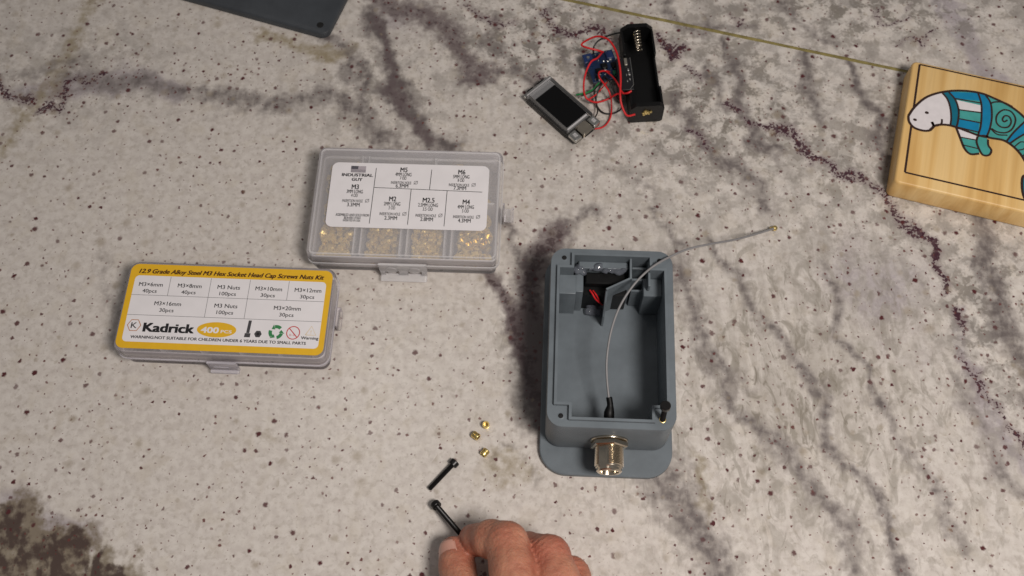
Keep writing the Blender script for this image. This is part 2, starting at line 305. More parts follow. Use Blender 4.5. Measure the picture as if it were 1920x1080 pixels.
def counter_fields(X, Y):
    wx = (fbm(X / 55, Y / 55, 43) - .5) * 15 + (fbm(X / 22, Y / 22, 3) - .5) * 22 + (fbm(X / 6, Y / 6, 13, 3) - .5) * 5
    wy = (fbm(X / 55, Y / 55, 63) - .5) * 15 + (fbm(X / 22, Y / 22, 23) - .5) * 22 + (fbm(X / 6, Y / 6, 33, 3) - .5) * 5
    Xw, Yw = X + wx, Y + wy
    ch = {k: np.zeros_like(X) for k in 'gpokldmsr'}
    for (c, hw, st, pts) in VEINS:
        P = [at(*p) for p in pts]; best = np.full_like(X, 1e9)
        for a, b in zip(P[:-1], P[1:]):
            dx, dy = b.x - a.x, b.y - a.y; L = dx * dx + dy * dy + 1e-9
            t = np.clip(((Xw - a.x) * dx + (Yw - a.y) * dy) / L, 0, 1)
            best = np.minimum(best, np.hypot(Xw - a.x - t * dx, Yw - a.y - t * dy))
        ch[c] = np.maximum(ch[c], st * np.exp(-(best / hw) ** 2 * .7))
    for (c, px, py, rx, ry, st) in BLOBS:
        p = at(px, py); e1 = at(px + rx, py); e2 = at(px, py + ry)
        q = ((Xw - p.x) / abs(e1.x - p.x)) ** 2 + ((Yw - p.y) / abs(e2.y - p.y)) ** 2
        ch[c] = np.maximum(ch[c], st * np.exp(-q * 1.1))
    # the stone goes on in the same manner outside the photographed piece
    p0, p1 = at(0, 0), at(1920, 1080)
    out = np.clip(np.maximum(np.abs(X) - 330, np.maximum(Y - 470, 80 - Y)) / 60, 0, 1)
    rid = 1 - np.abs(fbm((X * .97 + Y * .22) / 60, (Y * .97 - X * .22) / 260, 51) - .5) * 7
    ch['g'] = np.maximum(ch['g'], out * np.clip(rid, 0, 1) * .9); ch['m'] = np.maximum(ch['m'], out * .4); ch['s'] = np.maximum(ch['s'], out * .5)
    rid2 = 1 - np.abs(fbm(X / 90, Y / 160, 71) - .5) * 16
    ch['p'] = np.maximum(ch['p'], out * np.clip(rid2, 0, 1) * .7)
    return ch
def stone_mat():
    m, t, ns, ls, b = nt('polished_granite'); tc = N(ns, 'ShaderNodeTexCoord')
    mp = N(ns, 'ShaderNodeMapping'); mp.inputs['Scale'].default_value = (1000, 1000, 1000); ls.new(tc.outputs['Object'], mp.inputs[0])
    V = mp.outputs[0]
    def noise(scale, detail=3, vec=V, dist=0.0, rough=.5):
        n = N(ns, 'ShaderNodeTexNoise'); n.inputs['Scale'].default_value = scale; n.inputs['Detail'].default_value = detail; n.inputs['Distortion'].default_value = dist; n.inputs['Roughness'].default_value = rough
        ls.new(vec, n.inputs['Vector']); return n.outputs[0]
    def mth(op, a, b_=None, c=None):
        n = N(ns, 'ShaderNodeMath', operation=op)
        for i, x in enumerate((a, b_, c)):
            if x is None: continue
            if isinstance(x, (int, float)): n.inputs[i].default_value = x
            else: ls.new(x, n.inputs[i])
        return n.outputs[0]
    def sstep(x, lo, hi, o0=0., o1=1.):
        n = N(ns, 'ShaderNodeMapRange', interpolation_type='SMOOTHSTEP'); ls.new(x, n.inputs[0])
        n.inputs[1].default_value = lo; n.inputs[2].default_value = hi; n.inputs[3].default_value = o0; n.inputs[4].default_value = o1; return n.outputs[0]
    def mixc(f, a, b_):
        n = N(ns, 'ShaderNodeMix', data_type='RGBA')
        if isinstance(f, float): n.inputs[0].default_value = f
        else: ls.new(f, n.inputs[0])
        for i, x in ((6, a), (7, b_)):
            if isinstance(x, tuple): n.inputs[i].default_value = lin(x)
            else: ls.new(x, n.inputs[i])
        return n.outputs[2]
    def attr(k):
        n = N(ns, 'ShaderNodeAttribute'); n.attribute_name = 'stone_' + k; return n.outputs['Fac']
    A = {k: attr(k) for k in 'gpokldmsr'}
    n5 = noise(.2, 4); n2 = noise(.5, 3); n12 = noise(.07, 4, dist=.5); n1 = noise(1.1, 2)
    rot = N(ns, 'ShaderNodeMapping'); rot.inputs['Rotation'].default_value = (0, 0, math.radians(-12)); rot.inputs['Scale'].default_value = (1, .22, 1); ls.new(V, rot.inputs[0])
    st = noise(.16, 5, rot.outputs[0], .6, .6)
    c = mixc(sstep(n5, .35, .65), (216, 209, 202), (203, 195, 188))
    c = mixc(sstep(noise(.3, 4, dist=.4), .5, .68, 0, .38), c, (170, 161, 150))
    c = mixc(sstep(n2, .58, .78, 0, .4), c, (154, 145, 133))
    c = mixc(sstep(noise(.11, 3, dist=.8), .52, .66, 0, .4), c, (214, 207, 199))
    c = mixc(sstep(n12, .5, .7, 0, .25), c, (190, 178, 158))
    c = mixc(sstep(n1, .6, .8, 0, .25), c, (150, 140, 126))
    # lavender haze
    c = mixc(mth('MULTIPLY', sstep(mth('MULTIPLY_ADD', mth('SUBTRACT', n12, .5), .9, A['l']), .25, .9), .55), c, (140, 130, 144))
    def aniso(scale, ang, stretch, det=4, dist=.5):
        r_ = N(ns, 'ShaderNodeMapping'); r_.inputs['Rotation'].default_value = (0, 0, math.radians(ang)); r_.inputs['Scale'].default_value = (1, stretch, 1); ls.new(V, r_.inputs[0])
        return noise(scale, det, r_.outputs[0], dist, .55)
    c = mixc(mth('MULTIPLY', sstep(aniso(.085, -14, .55, 4, 1.2), .5, .62), mth('MULTIPLY', A['s'], .75)), c, (154, 147, 137))
    c = mixc(mth('MULTIPLY', sstep(aniso(.16, -24, .6, 4, 1.0), .52, .64), mth('MULTIPLY', A['s'], .45)), c, (214, 207, 199))
    c = mixc(mth('MULTIPLY', sstep(aniso(.12, -8, .42, 5, 1.6), .57, .68), mth('MULTIPLY', A['s'], .65)), c, (130, 122, 110))
    # long grey streaks on the right-hand part
    c = mixc(mth('MULTIPLY', sstep(mth('MULTIPLY_ADD', st, 1.0, mth('MULTIPLY', A['s'], .32)), .66, .95), mth('MULTIPLY', A['s'], .35)), c, (138, 130, 118))
    # cloudy crystal zones: web of grey around pale grains
    vo = N(ns, 'ShaderNodeTexVoronoi', feature='SMOOTH_F1'); vo.inputs['Scale'].default_value = .085; vo.inputs['Smoothness'].default_value = .6
    dv = N(ns, 'ShaderNodeVectorMath', operation='ADD'); nn = N(ns, 'ShaderNodeTexNoise'); nn.inputs['Scale'].default_value = .12; nn.inputs['Detail'].default_value = 3; ls.new(V, nn.inputs['Vector'])
    scv = N(ns, 'ShaderNodeVectorMath', operation='SCALE'); scv.inputs[3].default_value = 16; ls.new(nn.outputs[1], scv.inputs[0]); ls.new(V, dv.inputs[0]); ls.new(scv.outputs[0], dv.inputs[1]); ls.new(dv.outputs[0], vo.inputs['Vector'])
    web = sstep(mth('ADD', vo.outputs['Distance'], mth('MULTIPLY', mth('SUBTRACT', n2, .5), .7)), .36, .66)
    c = mixc(mth('MULTIPLY', web, mth('MULTIPLY', A['m'], .95)), c, (118, 111, 103))
    c = mixc(mth('MULTIPLY', sstep(mth('ADD', n12, mth('MULTIPLY', mth('SUBTRACT', n2, .5), .3)), .5, .38), mth('MULTIPLY', A['m'], .7)), c, (140, 134, 129))
    c = mixc(mth('MULTIPLY', sstep(noise(.14, 4, dist=1.2), .53, .62), mth('MULTIPLY', A['m'], .65)), c, (212, 206, 199))
    # olive, grey, purple-brown, dark veins
    def vein(k, lo, hi, amp, colr, fac, nz=None):
        return mth('MULTIPLY', sstep(mth('MULTIPLY_ADD', mth('SUBTRACT', nz if nz is not None else n5, .5), amp, A[k]), lo, hi), fac), colr
    n4 = noise(.27, 3, dist=.3); mixn = mth('ADD', mth('MULTIPLY', aniso(.13, -20, .5, 5, .8), .5), mth('MULTIPLY', n5, .5))
    for (k, lo, hi, amp, colr, fac, nz) in (('o', .15, 1.0, 1.0, (138, 122, 84), .75, n5), ('g', .1, .95, 1.5, (126, 118, 115), .85, mixn), ('g', .62, 1.15, 1.9, (86, 78, 78), .75, mixn),
                                        ('k', .35, .9, 2.2, (116, 102, 78), .8, mth('ADD', mth('MULTIPLY', aniso(.055, 35, .5, 4, .8), .55), mth('MULTIPLY', n5, .45))), ('k', .7, 1.2, 3.2, (66, 50, 48), .85, mth('ADD', mth('MULTIPLY', aniso(.07, 30, .55, 5, 1.0), .6), mth('MULTIPLY', n5, .4))), ('p', .1, .9, .9, (104, 91, 92), .85, n5), ('p', .75, 1.2, 1.5, (70, 54, 56), .8, n4),
                                        ('r', .1, .8, .8, (138, 125, 125), .6, n5), ('r', .74, .92, 2.6, (72, 42, 52), .9, n2), ('r', .85, 1.0, 2.0, (66, 38, 48), .9, n4)):
        f_, cc = vein(k, lo, hi, amp, colr, fac, nz); c = mixc(f_, c, cc)
    # garnet specks
    dn = N(ns, 'ShaderNodeTexNoise'); dn.inputs['Scale'].default_value = .6; dn.inputs['Detail'].default_value = 2; ls.new(V, dn.inputs['Vector'])
    ds = N(ns, 'ShaderNodeVectorMath', operation='SCALE'); ds.inputs[3].default_value = 2.2; ls.new(dn.outputs[1], ds.inputs[0])
    dd = N(ns, 'ShaderNodeVectorMath', operation='ADD'); ls.new(V, dd.inputs[0]); ls.new(ds.outputs[0], dd.inputs[1])
    def specks(scale, keep, rmin, rmax, colr, fac, soft):
        nonlocal c
        v = N(ns, 'ShaderNodeTexVoronoi', voronoi_dimensions='2D'); v.inputs['Scale'].default_value = scale; ls.new(dd.outputs[0], v.inputs['Vector'])
        sp = N(ns, 'ShaderNodeSeparateColor'); ls.new(v.outputs['Color'], sp.inputs[0])
        thr = mth('SUBTRACT', 1 - keep, mth('ADD', mth('MULTIPLY', mth('ADD', A['d'], mth('MULTIPLY', A['r'], 1.6)), .35), mth('MULTIPLY', mth('SUBTRACT', noise(.035, 2), .5), .8)))
        on = mth('GREATER_THAN', sp.outputs[0], thr)
        rad = mth('MULTIPLY_ADD', mth('POWER', sp.outputs[1], 2.2), (rmax - rmin) * scale, rmin * scale)
        q = mth('DIVIDE', v.outputs['Distance'], rad)
        f_ = mth('MULTIPLY', mth('MULTIPLY', sstep(q, 1 + soft, 1 - soft), on), mth('MULTIPLY_ADD', sp.outputs[2], .4, fac - .3))
        c = mixc(f_, c, colr)
    specks(1 / 8.0, .36, .42, 1.55, (84, 40, 42), .95, .45)
    specks(1 / 4.6, .24, .28, .85, (104, 58, 54), .85, .5)
    specks(1 / 14., .3, .9, 3.0, (150, 136, 116), .45, .7)
    ls.new(c, b.inputs['Base Color'])
    b.inputs['Roughness'].default_value = .24; b.inputs['Specular IOR Level'].default_value = .45
    bp = N(ns, 'ShaderNodeBump'); bp.inputs['Strength'].default_value = .05; bp.inputs['Distance'].default_value = .0002; ls.new(n1, bp.inputs['Height']); ls.new(bp.outputs[0], b.inputs['Normal'])
    return m
M_stone = stone_mat(); M_seam = mat('seam_epoxy', (136, 124, 76), .4, var=.35, vscale=150)
sa, sb = at(1040, -5), at(1690, 132); sdir = (sb - sa).normalized(); snor = Vector((-sdir.y, sdir.x, 0)); smid = (sa + sb) / 2
def slab(name, s0, s1, t0, t1, step=2.2):
    ns_, nt_ = int((s1 - s0) / step) + 1, int((t1 - t0) / step) + 1
    s_, t_ = np.meshgrid(np.linspace(s0, s1, ns_), np.linspace(t0, t1, nt_))
    wob = (fbm(s_ / 14, s_ * 0 + t0 / 7, 91, 3) - .5) * .5
    edge = (np.abs(t_ - (t1 if abs(t1) < abs(t0) else t0)) < .01)
    tt = t_ + np.where(edge, wob, 0)
    X = smid.x + s_ * sdir.x + tt * snor.x; Y = smid.y + s_ * sdir.y + tt * snor.y
    n = X.size; co = np.zeros((n, 3), np.float32); co[:, 0] = X.ravel() * S; co[:, 1] = Y.ravel() * S
    idx = np.arange(n).reshape(nt_, ns_); q = np.stack([idx[:-1, :-1], idx[:-1, 1:], idx[1:, 1:], idx[1:, :-1]], -1).reshape(-1, 4)
    me = bpy.data.meshes.new(name); me.vertices.add(n); me.vertices.foreach_set('co', co.ravel())
    me.loops.add(q.size); me.loops.foreach_set('vertex_index', q.ravel().astype(np.int32)); me.polygons.add(len(q)); me.polygons.foreach_set('loop_start', np.arange(0, q.size, 4, dtype=np.int32))
    me.update(calc_edges=True); me.polygons.foreach_set('use_smooth', np.ones(len(q), bool))
    for k, a in counter_fields(X, Y).items():
        at_ = me.attributes.new('stone_' + k, 'FLOAT', 'POINT'); at_.data.foreach_set('value', a.ravel().astype(np.float32))
    me.materials.append(M_stone); o = bpy.data.objects.new(name, me); col.objects.link(o); o['kind'] = 'structure'; return o
ctop = slab('countertop', -760, 560, -620, -1.25); slab('countertop', -760, 560, 1.25, 330, 2.6)
mb = MB(); L = [smid + sdir * k * 6 for k in range(-130, 98)]
for sgn in (0,): mb.ribbon([(p.x + random.uniform(-.15, .15), p.y + random.uniform(-.15, .15)) for p in L], 4.2, -.25)
tag(mb.build('countertop_seam', M_seam), kind='structure')

# ------------------------------------------------------------------ printing
_tc = {}
def text_mesh(body, shear=0.0, spacing=1.0):
    key = (body, shear, spacing)
    if key not in _tc:
        cu = bpy.data.curves.new('t', 'FONT'); cu.body = body; cu.shear = shear; cu.align_x = 'CENTER'; cu.resolution_u = 3; cu.space_character = spacing
        o = bpy.data.objects.new('t', cu); col.objects.link(o); dg = bpy.context.evaluated_depsgraph_get(); dg.update()
        me = bpy.data.meshes.new_from_object(o.evaluated_get(dg)); vs = [tuple(v.co) for v in me.vertices]; fs = [tuple(p.vertices) for p in me.polygons]
        bpy.data.objects.remove(o); bpy.data.curves.remove(cu); bpy.data.meshes.remove(me); _tc[key] = (vs, fs)
    return _tc[key]
CAP = 0.70
def put_text(mb, body, cx, cy, width, cap, z, bold=0.0, **kw):
    vs, fs = text_mesh(body, **kw); xs = [v[0] for v in vs]; x0, x1 = min(xs), max(xs); k = width / (x1 - x0); xm = (x0 + x1) / 2; ky = cap / CAP
    b = bold * cap * 2.2
    for q, (dx, dy) in enumerate(((0, 0),) if b <= 0 else ((-b, -b * .4), (b, -b * .4), (-b, b * .4), (b, b * .4), (0, 0))):
        mb.add([(cx + (v[0] - xm) * k + dx, cy + (v[1] - CAP / 2) * ky + dy, z + q * .006) for v in vs], fs)
def ring(mb, cx, cy, rx, ry, w, z, n=28):
    mb.ribbon([(cx + rx * math.cos(2 * math.pi * k / n), cy + ry * math.sin(2 * math.pi * k / n)) for k in range(n + 1)], w, z)
def disc(mb, cx, cy, rx, ry, z, n=40): mb.poly([(cx + rx * math.cos(2 * math.pi * k / n), cy + ry * math.sin(2 * math.pi * k / n)) for k in range(n)], z)

def ring_shell(mb, w, h, r, z0, z1, wall, floor=None, top=None, n=6, bev=.6):
    """open or closed rounded-rectangle shell; floor/top = thickness"""
    if top is not None:
        mb.loft([(rrect(w - .4, h - .4, r - .2, n), z0), (rrect(w, h, r, n), z0 + bev), (rrect(w, h, r, n), z1 - bev), (rrect(w - bev * .6, h - bev * .6, r - bev * .3, n), z1 - bev * .3), (rrect(w - 2 * bev, h - 2 * bev, r - bev, n), z1)], cap0=False)
        mb.loft([(rrect(w - 2 * wall, h - 2 * wall, max(.5, r - wall), n), z1 - top), (rrect(w - 2 * wall, h - 2 * wall, max(.5, r - wall), n), z0), (rrect(w - .4, h - .4, r - .2, n), z0)], cap0=True, cap1=False)
    else:
        i = lambda z: (rrect(w - 2 * wall, h - 2 * wall, max(.5, r - wall), n), z)
        mb.loft([(rrect(w - 2 * bev, h - 2 * bev, r - bev, n), z0), (rrect(w, h, r, n), z0 + bev), (rrect(w, h, r, n), z1), i(z1), i(z0 + floor)])

def smin(a, b, k):
    h = np.clip(.5 + .5 * (b - a) / k, 0, 1); return b * (1 - h) + a * h - k * h * (1 - h)
def surface_nets(lo, hi, h, fn):
    ns_ = [int((hi[i] - lo[i]) / h) + 1 for i in range(3)]
    ax3 = [lo[i] + h * np.arange(ns_[i]) for i in range(3)]
    G = np.stack(np.meshgrid(*ax3, indexing='ij'), -1).reshape(-1, 3); d = np.concatenate([fn(G[i:i + 200000]) for i in range(0, len(G), 200000)]).reshape(ns_)
    ins = d < 0; cs = [n - 1 for n in ns_]; acc = np.zeros(cs + [3]); cnt = np.zeros(cs)
    offs = [(i, j, k) for i in (0, 1) for j in (0, 1) for k in (0, 1)]
    sl = lambda o: d[o[0]:o[0] + cs[0], o[1]:o[1] + cs[1], o[2]:o[2] + cs[2]]
    for a in offs:
        for ax_ in range(3):
            if a[ax_]: continue
            b = list(a); b[ax_] = 1; da, db = sl(a), sl(b); m = (da < 0) != (db < 0); t = np.where(m, da / np.where(m, da - db, 1), 0)
            for c in range(3): acc[..., c] += np.where(m, a[c] + (t if c == ax_ else 0), 0)
            cnt += m
    act = cnt > 0; idx = -np.ones(cs, np.int64); idx[act] = np.arange(act.sum())
    base = np.stack(np.meshgrid(*[np.arange(c) for c in cs], indexing='ij'), -1)[act]
    V = (base + acc[act] / cnt[act][:, None]) * h + np.array(lo); quads = []
    for ax_ in range(3):
        u, v = [(1, 2), (2, 0), (0, 1)][ax_]
        sa = [slice(None)] * 3; sb_ = [slice(None)] * 3; sa[ax_] = slice(0, -1); sb_[ax_] = slice(1, None)
        A_, B_ = ins[tuple(sa)], ins[tuple(sb_)]; e = np.argwhere(A_ != B_)
        ok = (e[:, u] > 0) & (e[:, v] > 0) & (e[:, u] < cs[u]) & (e[:, v] < cs[v]); e = e[ok]; fl = A_[tuple(e.T)]
        def cell(du, dv):
            q = e.copy(); q[:, u] += du; q[:, v] += dv; return idx[tuple(q.T)]
        Q = np.stack([cell(-1, -1), cell(0, -1), cell(0, 0), cell(-1, 0)], -1); Q[~fl] = Q[~fl][:, ::-1]; quads.append(Q)
    return V, np.concatenate(quads)
# ------------------------------------------------------------------ yellow-labelled screw case
kf = Frame(-165.8, 235.4, -3.7)
kad = thing('screw_case', kf, 'clear plastic case with yellow bordered label listing screw sizes', 'case')
W, D = 122.5, 57.0
mb = MB(); ring_shell(mb, W - 3, D - 3, 5, 0.3, 12, 1.3, floor=1.3); kbase = mb.build('base', M_clear, kad)
mb = MB()
for u in (.205, .405, .598, .79):
    x = (u - .5) * (W - 6); mb.box(x - .7, x + .7, -D / 2 + 3.0, -.2, 1.7, 19)
for u in (.405, .598):
    x = (u - .5) * (W - 6); mb.box(x - .7, x + .7, .9, D / 2 - 3.0, 1.7, 19)
mb.box(-W / 2 + 3, W / 2 - 3, -.1, .8, 1.7, 19); mb.build('divider', M_clearrim, kbase)
mb = MB(); ring_shell(mb, W, D, 6, 12.2, 22, 1.2, top=1.2); klid = mb.build('lid', M_clear, kad)
mb = MB(); o_ = rrect(W + 1.6, D + 1.6, 6.8, 6); i_ = rrect(W + .2, D + .2, 6.1, 6)
mb.loft([(o_, 11.2), (o_, 12.8), (i_, 12.8), (i_, 11.2), (o_, 11.2)], False, False); mb.build('rim', M_clearrim, klid)
mb = MB(); mb.box(-8.6, 8.6, -D / 2 - 2.6, -D / 2 - 1.0, 4, 15.5, .5); mb.box(-8.4, 8.4, -D / 2 - 4.6, -D / 2 - 2.6, 3.6, 5.6, .4); mb.box(-5, 3.5, -D / 2 - 3.1, -D / 2 - 2.5, 9.5, 10.4); mb.build('latch', M_clearrim, kad)
mb = MB(); mb.box(W / 2 + .9, W / 2 + 3.4, -4, 8, 5, 13, .5); mb.build('hinge', M_clear, kad)
def screw_part(mb, M, L=12, r=1.5, hr=2.75, hh=3.0, n=10):
    mb.lathe([(r * .8, -L), (r, -L + .5), (r, 0), (hr, 0.0), (hr, hh - .4), (hr - .4, hh), (1.25, hh), (1.2, hh - 1.6)], n, M)
mb = MB(); cells = [(0, .205, 0, 6), (.205, .405, 0, 8), (.598, .79, 0, 10), (.79, 1, 0, 12), (0, .405, 1, 16), (.598, 1, 1, 18)]
for (u0, u1, row, L_) in [(0, .205, 1, 16), (.205, .405, 1, 16), (.598, .79, 1, 18), (.79, 1, 1, 18), (0, .205, 0, 6), (.205, .405, 0, 8), (.598, .79, 0, 10), (.79, 1, 0, 12)]:
    for k in range(46):
        x = ((u0 + (u1 - u0) * random.uniform(.25, .75)) - .5) * (W - 12); y0, y1 = (-D / 2 + 7.6, -7) if row == 1 else (8, D / 2 - 9)
        y = random.uniform(y0, y1) if random.random() < .55 else (y0 + random.uniform(0, 1.2) if row == 1 else random.uniform(y0, y1))
        screw_part(mb, Matrix.Translation((x, y, random.uniform(4.5, 16.8))) @ Matrix.Rotation(random.uniform(0, 6.28), 4, 'Z') @ Matrix.Rotation(math.radians(random.uniform(84, 96)), 4, 'X') @ Matrix.Translation((0, 0, 2.0)), min(L_, 7), n=7)
for k in range(60):
    x = (random.uniform(.425, .575) - .5) * (W - 8); y = random.uniform(-D / 2 + 6, D / 2 - 6)
    mb.lathe([(1.5, 0), (3.1, 0), (3.1, 2.3), (1.5, 2.3)], 6, Matrix.Translation((x, y, random.uniform(4, 13))) @ Matrix.Rotation(random.uniform(0, 1.5), 4, 'X'))
tag(mb.build('screw_pile', M_blackm, kad), 'dark loose screws seen through the front of the case', kind='stuff')
lf = Frame(*kf.loc((-166.2, 235.8))[:2], 0); LW, LH, LZ = 119.6, 53.2, 22.15
mb = MB(); mb.loft([(rrect(LW, LH, 4.6, 8, lf.x, lf.y), 22.03), (rrect(LW, LH, 4.6, 8, lf.x, lf.y), LZ)]); klab = mb.build('label', M_yellow, kad); klab['label'] = 'yellow bordered printed label'
mb = MB(); mb.poly(rrect(LW * .945, LH * .785, 2.6, 6, lf.x + .1, lf.y - LH * .0325), LZ + .04); mb.build('white_panel', M_paper, klab)
def kp(u, v): return (lf.x + (u - .5) * LW, lf.y + (.5 - v) * LH)
Z1, Z2 = LZ + .08, LZ + .12
mb = MB()
for (a, b_) in (((.0275, .375), (.9725, .375)), ((.0275, .612), (.9725, .612)), ((.205, .145), (.205, .375)), ((.405, .145), (.405, .612)), ((.598, .145), (.598, .612)), ((.79, .145), (.79, .375))): mb.ribbon([kp(*a), kp(*b_)], .32, Z1)
mb.build('grid_lines', M_inkgrey, klab, 0)
mb = MB(); put_text(mb, '12.9 Grade Alloy Steel M3 Hex Socket Head Cap Screws Nuts Kit', *kp(.5, .085), LW * .915, 2.75, Z1, shear=.3, bold=.026); mb.build('title_print', M_inkbrown, klab, 0)
mb = MB()
for (u, v, l1, l2, w1, w2) in ((.113, .245, 'M3×6mm', '40pcs', 14, 8.4), (.305, .245, 'M3×8mm', '40pcs', 14, 8.4), (.498, .245, 'M3 Nuts', '100pcs', 13.2, 9.7), (.695, .245, 'M3×10mm', '30pcs', 15.6, 8.3), (.888, .245, 'M3×12mm', '30pcs', 15.6, 8.3),
                           (.215, .468, 'M3×16mm', '30pcs', 15.6, 8.3), (.5, .468, 'M3 Nuts', '100pcs', 13.4, 9.7), (.8, .468, 'M3×20mm', '30pcs', 15.6, 8.3)):
    put_text(mb, l1, *kp(u, v), w1, 2.5, Z1, bold=.008); put_text(mb, l2, *kp(u, v + .078), w2, 2.3, Z1, bold=.008)
mb.build('size_print', M_ink, klab, 0)
mb = MB(); put_text(mb, 'Kadrick', *kp(.243, .752), 29.0, 5.4, Z1, bold=.035); put_text(mb, 'K', *kp(.073, .735), 3.4, 3.6, Z1, bold=.005)
put_text(mb, 'WARNING:NOT SUITABLE FOR CHILDREN UNDER 6 YEARS DUE TO SMALL PARTS', *kp(.49, .868), LW * .845, 1.75, Z1, bold=.02); put_text(mb, 'Warning', *kp(.928, .805), 10.0, 1.75, Z1, bold=.02); mb.build('brand_print', M_ink, klab, 0)
mb = MB(); c = kp(.073, .735); hx = [(c[0] + 3.9 * math.cos(math.radians(60 * k)), c[1] + 3.9 * math.sin(math.radians(60 * k))) for k in range(7)]; mb.ribbon(hx, .5, Z1); mb.build('hexagon_logo', M_inkhex, klab, 0)
mb = MB(); disc(mb, *kp(.475, .752), 11.4, 4.7, Z1); ov = mb.build('count_badge', M_yellow, klab, 0)
mb = MB(); put_text(mb, '400', *kp(.443, .757), 10.0, 3.5, Z2, bold=.03); put_text(mb, 'PCS', *kp(.523, .77), 6.2, 1.8, Z2, bold=.02); mb.build('count_print', M_paper, klab, 0)
mb = MB(); c = kp(.627, .728); mb.poly([(c[0] - .9, c[1] - 2.5), (c[0] + .9, c[1] - 2.5), (c[0] + 1.3, c[1] + 5.3), (c[0] - .5, c[1] + 5.3)], Z1); mb.poly([(c[0] - 1.8, c[1] - 5.1), (c[0] + 1.6, c[1] - 5.1), (c[0] + 1.7, c[1] - 2.6), (c[0] - 1.6, c[1] - 2.6)], Z1)
c = kp(.677, .782); disc(mb, *c, 2.2, 2.3, Z1, 6); mb.build('screw_picture', mat('picture_ink', (70, 68, 70), .5), klab, 0)
mb = MB(); disc(mb, *c, .9, 1.0, Z2, 10); mb.build('nut_hole_picture', M_ink, klab, 0)
mb = MB(); c = kp(.762, .752)
for k in range(3):
    a0 = 90 + 120 * k
    mb.ribbon([(c[0] + 3.3 * math.cos(math.radians(a)), c[1] + 3.4 * math.sin(math.radians(a))) for a in range(a0 - 46, a0 + 22, 8)], 2.0, Z1)
    p = [(c[0] + q * math.cos(math.radians(a0 + e)), c[1] + q * math.sin(math.radians(a0 + e))) for (q, e) in ((1.7, 20), (5.0, 20), (3.3, 56))]; mb.poly(p, Z1 + .005)
mb.build('recycling_mark', M_inkgreen, klab, 0)
mb = MB(); c = kp(.845, .752); ring(mb, *c, 3.7, 3.9, .55, Z1); mb.ribbon([(c[0] - 2.6, c[1] + 2.8), (c[0] + 2.6, c[1] - 2.8)], .55, Z1 + .01); put_text(mb, '0-3', c[0] - .6, c[1] - 1.3, 3.0, 1.2, Z1); mb.build('age_mark', M_inkred, klab, 0)
mb = MB(); c = kp(.93, .722); mb.ribbon([(c[0] + 3.0 * x, c[1] + y) for (x, y) in ((-1, -2.6), (1, -2.6), (0, 2.9), (-1, -2.6))], .4, Z1); put_text(mb, '!', c[0], c[1] - .8, .45, 2.3, Z1); mb.build('warning_triangle', M_inktan, klab, 0)

# ------------------------------------------------------------------ case of brass inserts
nf = Frame(-62.9, 303.5, -3.2); W2, D2, H2 = 114.5, 76.0, 22.0
ind = thing('insert_case', nf, 'frosted compartment case of brass inserts under a white size chart label', 'case')
mb = MB(); ring_shell(mb, W2 - 4, D2 - 4, 3.5, .3, 15, 1.5, floor=1.5); ibase = mb.build('base', M_frost, ind)
mb = MB(); ring_shell(mb, W2, D2, 4.5, 12.5, H2, 1.5, top=1.4); ilid = mb.build('lid', M_frost, ind)
mb = MB(); o_ = rrect(W2 + 1.2, D2 + 1.2, 5, 6); i_ = rrect(W2 + .1, D2 + .1, 4.5, 6); mb.loft([(o_, 12.3), (o_, 14.2), (i_, 14.2), (i_, 12.3), (o_, 12.3)], False, False); mb.build('rim', M_frost2, ilid)
mb = MB(); q_ = rrect(W2 - 3, D2 - 3, 3.2, 6); q2 = rrect(W2 - 5, D2 - 5, 2.4, 6); mb.loft([(q_, H2 + .02), (q_, H2 + .5), (q2, H2 + .5), (q2, H2 + .02)], False, False); mb.build('top_ridge', M_frost2, ilid)
def nl(zx, zy, z=22.): return nf.px(560 + zx / 3.725, 250 + zy / 3.725, z)
xs = [nf.px(x, 455, 18).x for x in (670, 757, 840)]
mb = MB()
for x in xs: mb.box(x - 2.6, x - 1.5, -D2 / 2 + 4, (D2 / 2 - 4 if x == xs[0] else 2), 1.8, 19); mb.box(x + 1.5, x + 2.6, -D2 / 2 + 4, (D2 / 2 - 4 if x == xs[0] else 2), 1.8, 19)
mb.box(xs[0] + 2.6, W2 / 2 - 4, 2.1, 3.3, 1.8, 19); mb.box(15, 16.2, 3.4, D2 / 2 - 4, 1.8, 19); mb.box(-W2 / 2 + 4, W2 / 2 - 4, -D2 / 2 + 6.6, -D2 / 2 + 7.3, 1.8, 9); mb.build('divider', M_frost2, ibase)
mb = MB(); mb.box(-14.5, 14.5, -D2 / 2 - 2.6, -D2 / 2 - 1.0, 9.5, 18.5, .5); mb.box(-14, 14, -D2 / 2 - 6.5, -D2 / 2 - 1.2, 3.6, 5.0, .5); mb.box(-14, -11, -D2 / 2 - 2.6, -D2 / 2 - 1., 4, 9.6); mb.box(-2.6, 2.6, -D2 / 2 - 2.6, -D2 / 2 - 1., 4, 9.6); mb.box(11, 14, -D2 / 2 - 2.6, -D2 / 2 - 1., 4, 9.6); mb.build('latch', M_frost2, ind)
mb = MB()
for s in (-1, 1): mb.lathe([(3.6, -D2 / 2 - 2.9), (3.6, -D2 / 2 - 2.2)], 20, Matrix.Translation((s * 7., 0, 11.5)) @ Matrix.Rotation(math.radians(-90), 4, 'X'))
mb.build('latch_button', M_frost2, ind)
mb = MB(); mb.box(W2 / 2 + .8, W2 / 2 + 2.0, -3, 7, 3, 13, .4); mb.box(W2 / 2 + 2.0, W2 / 2 + 7, -2.6, 6.6, 5, 6.2, .4); mb.box(W2 / 2 + 6.6, W2 / 2 + 7.6, -2.6, 6.6, 4.4, 8, .3); mb.build('side_tab', M_frost, ind)
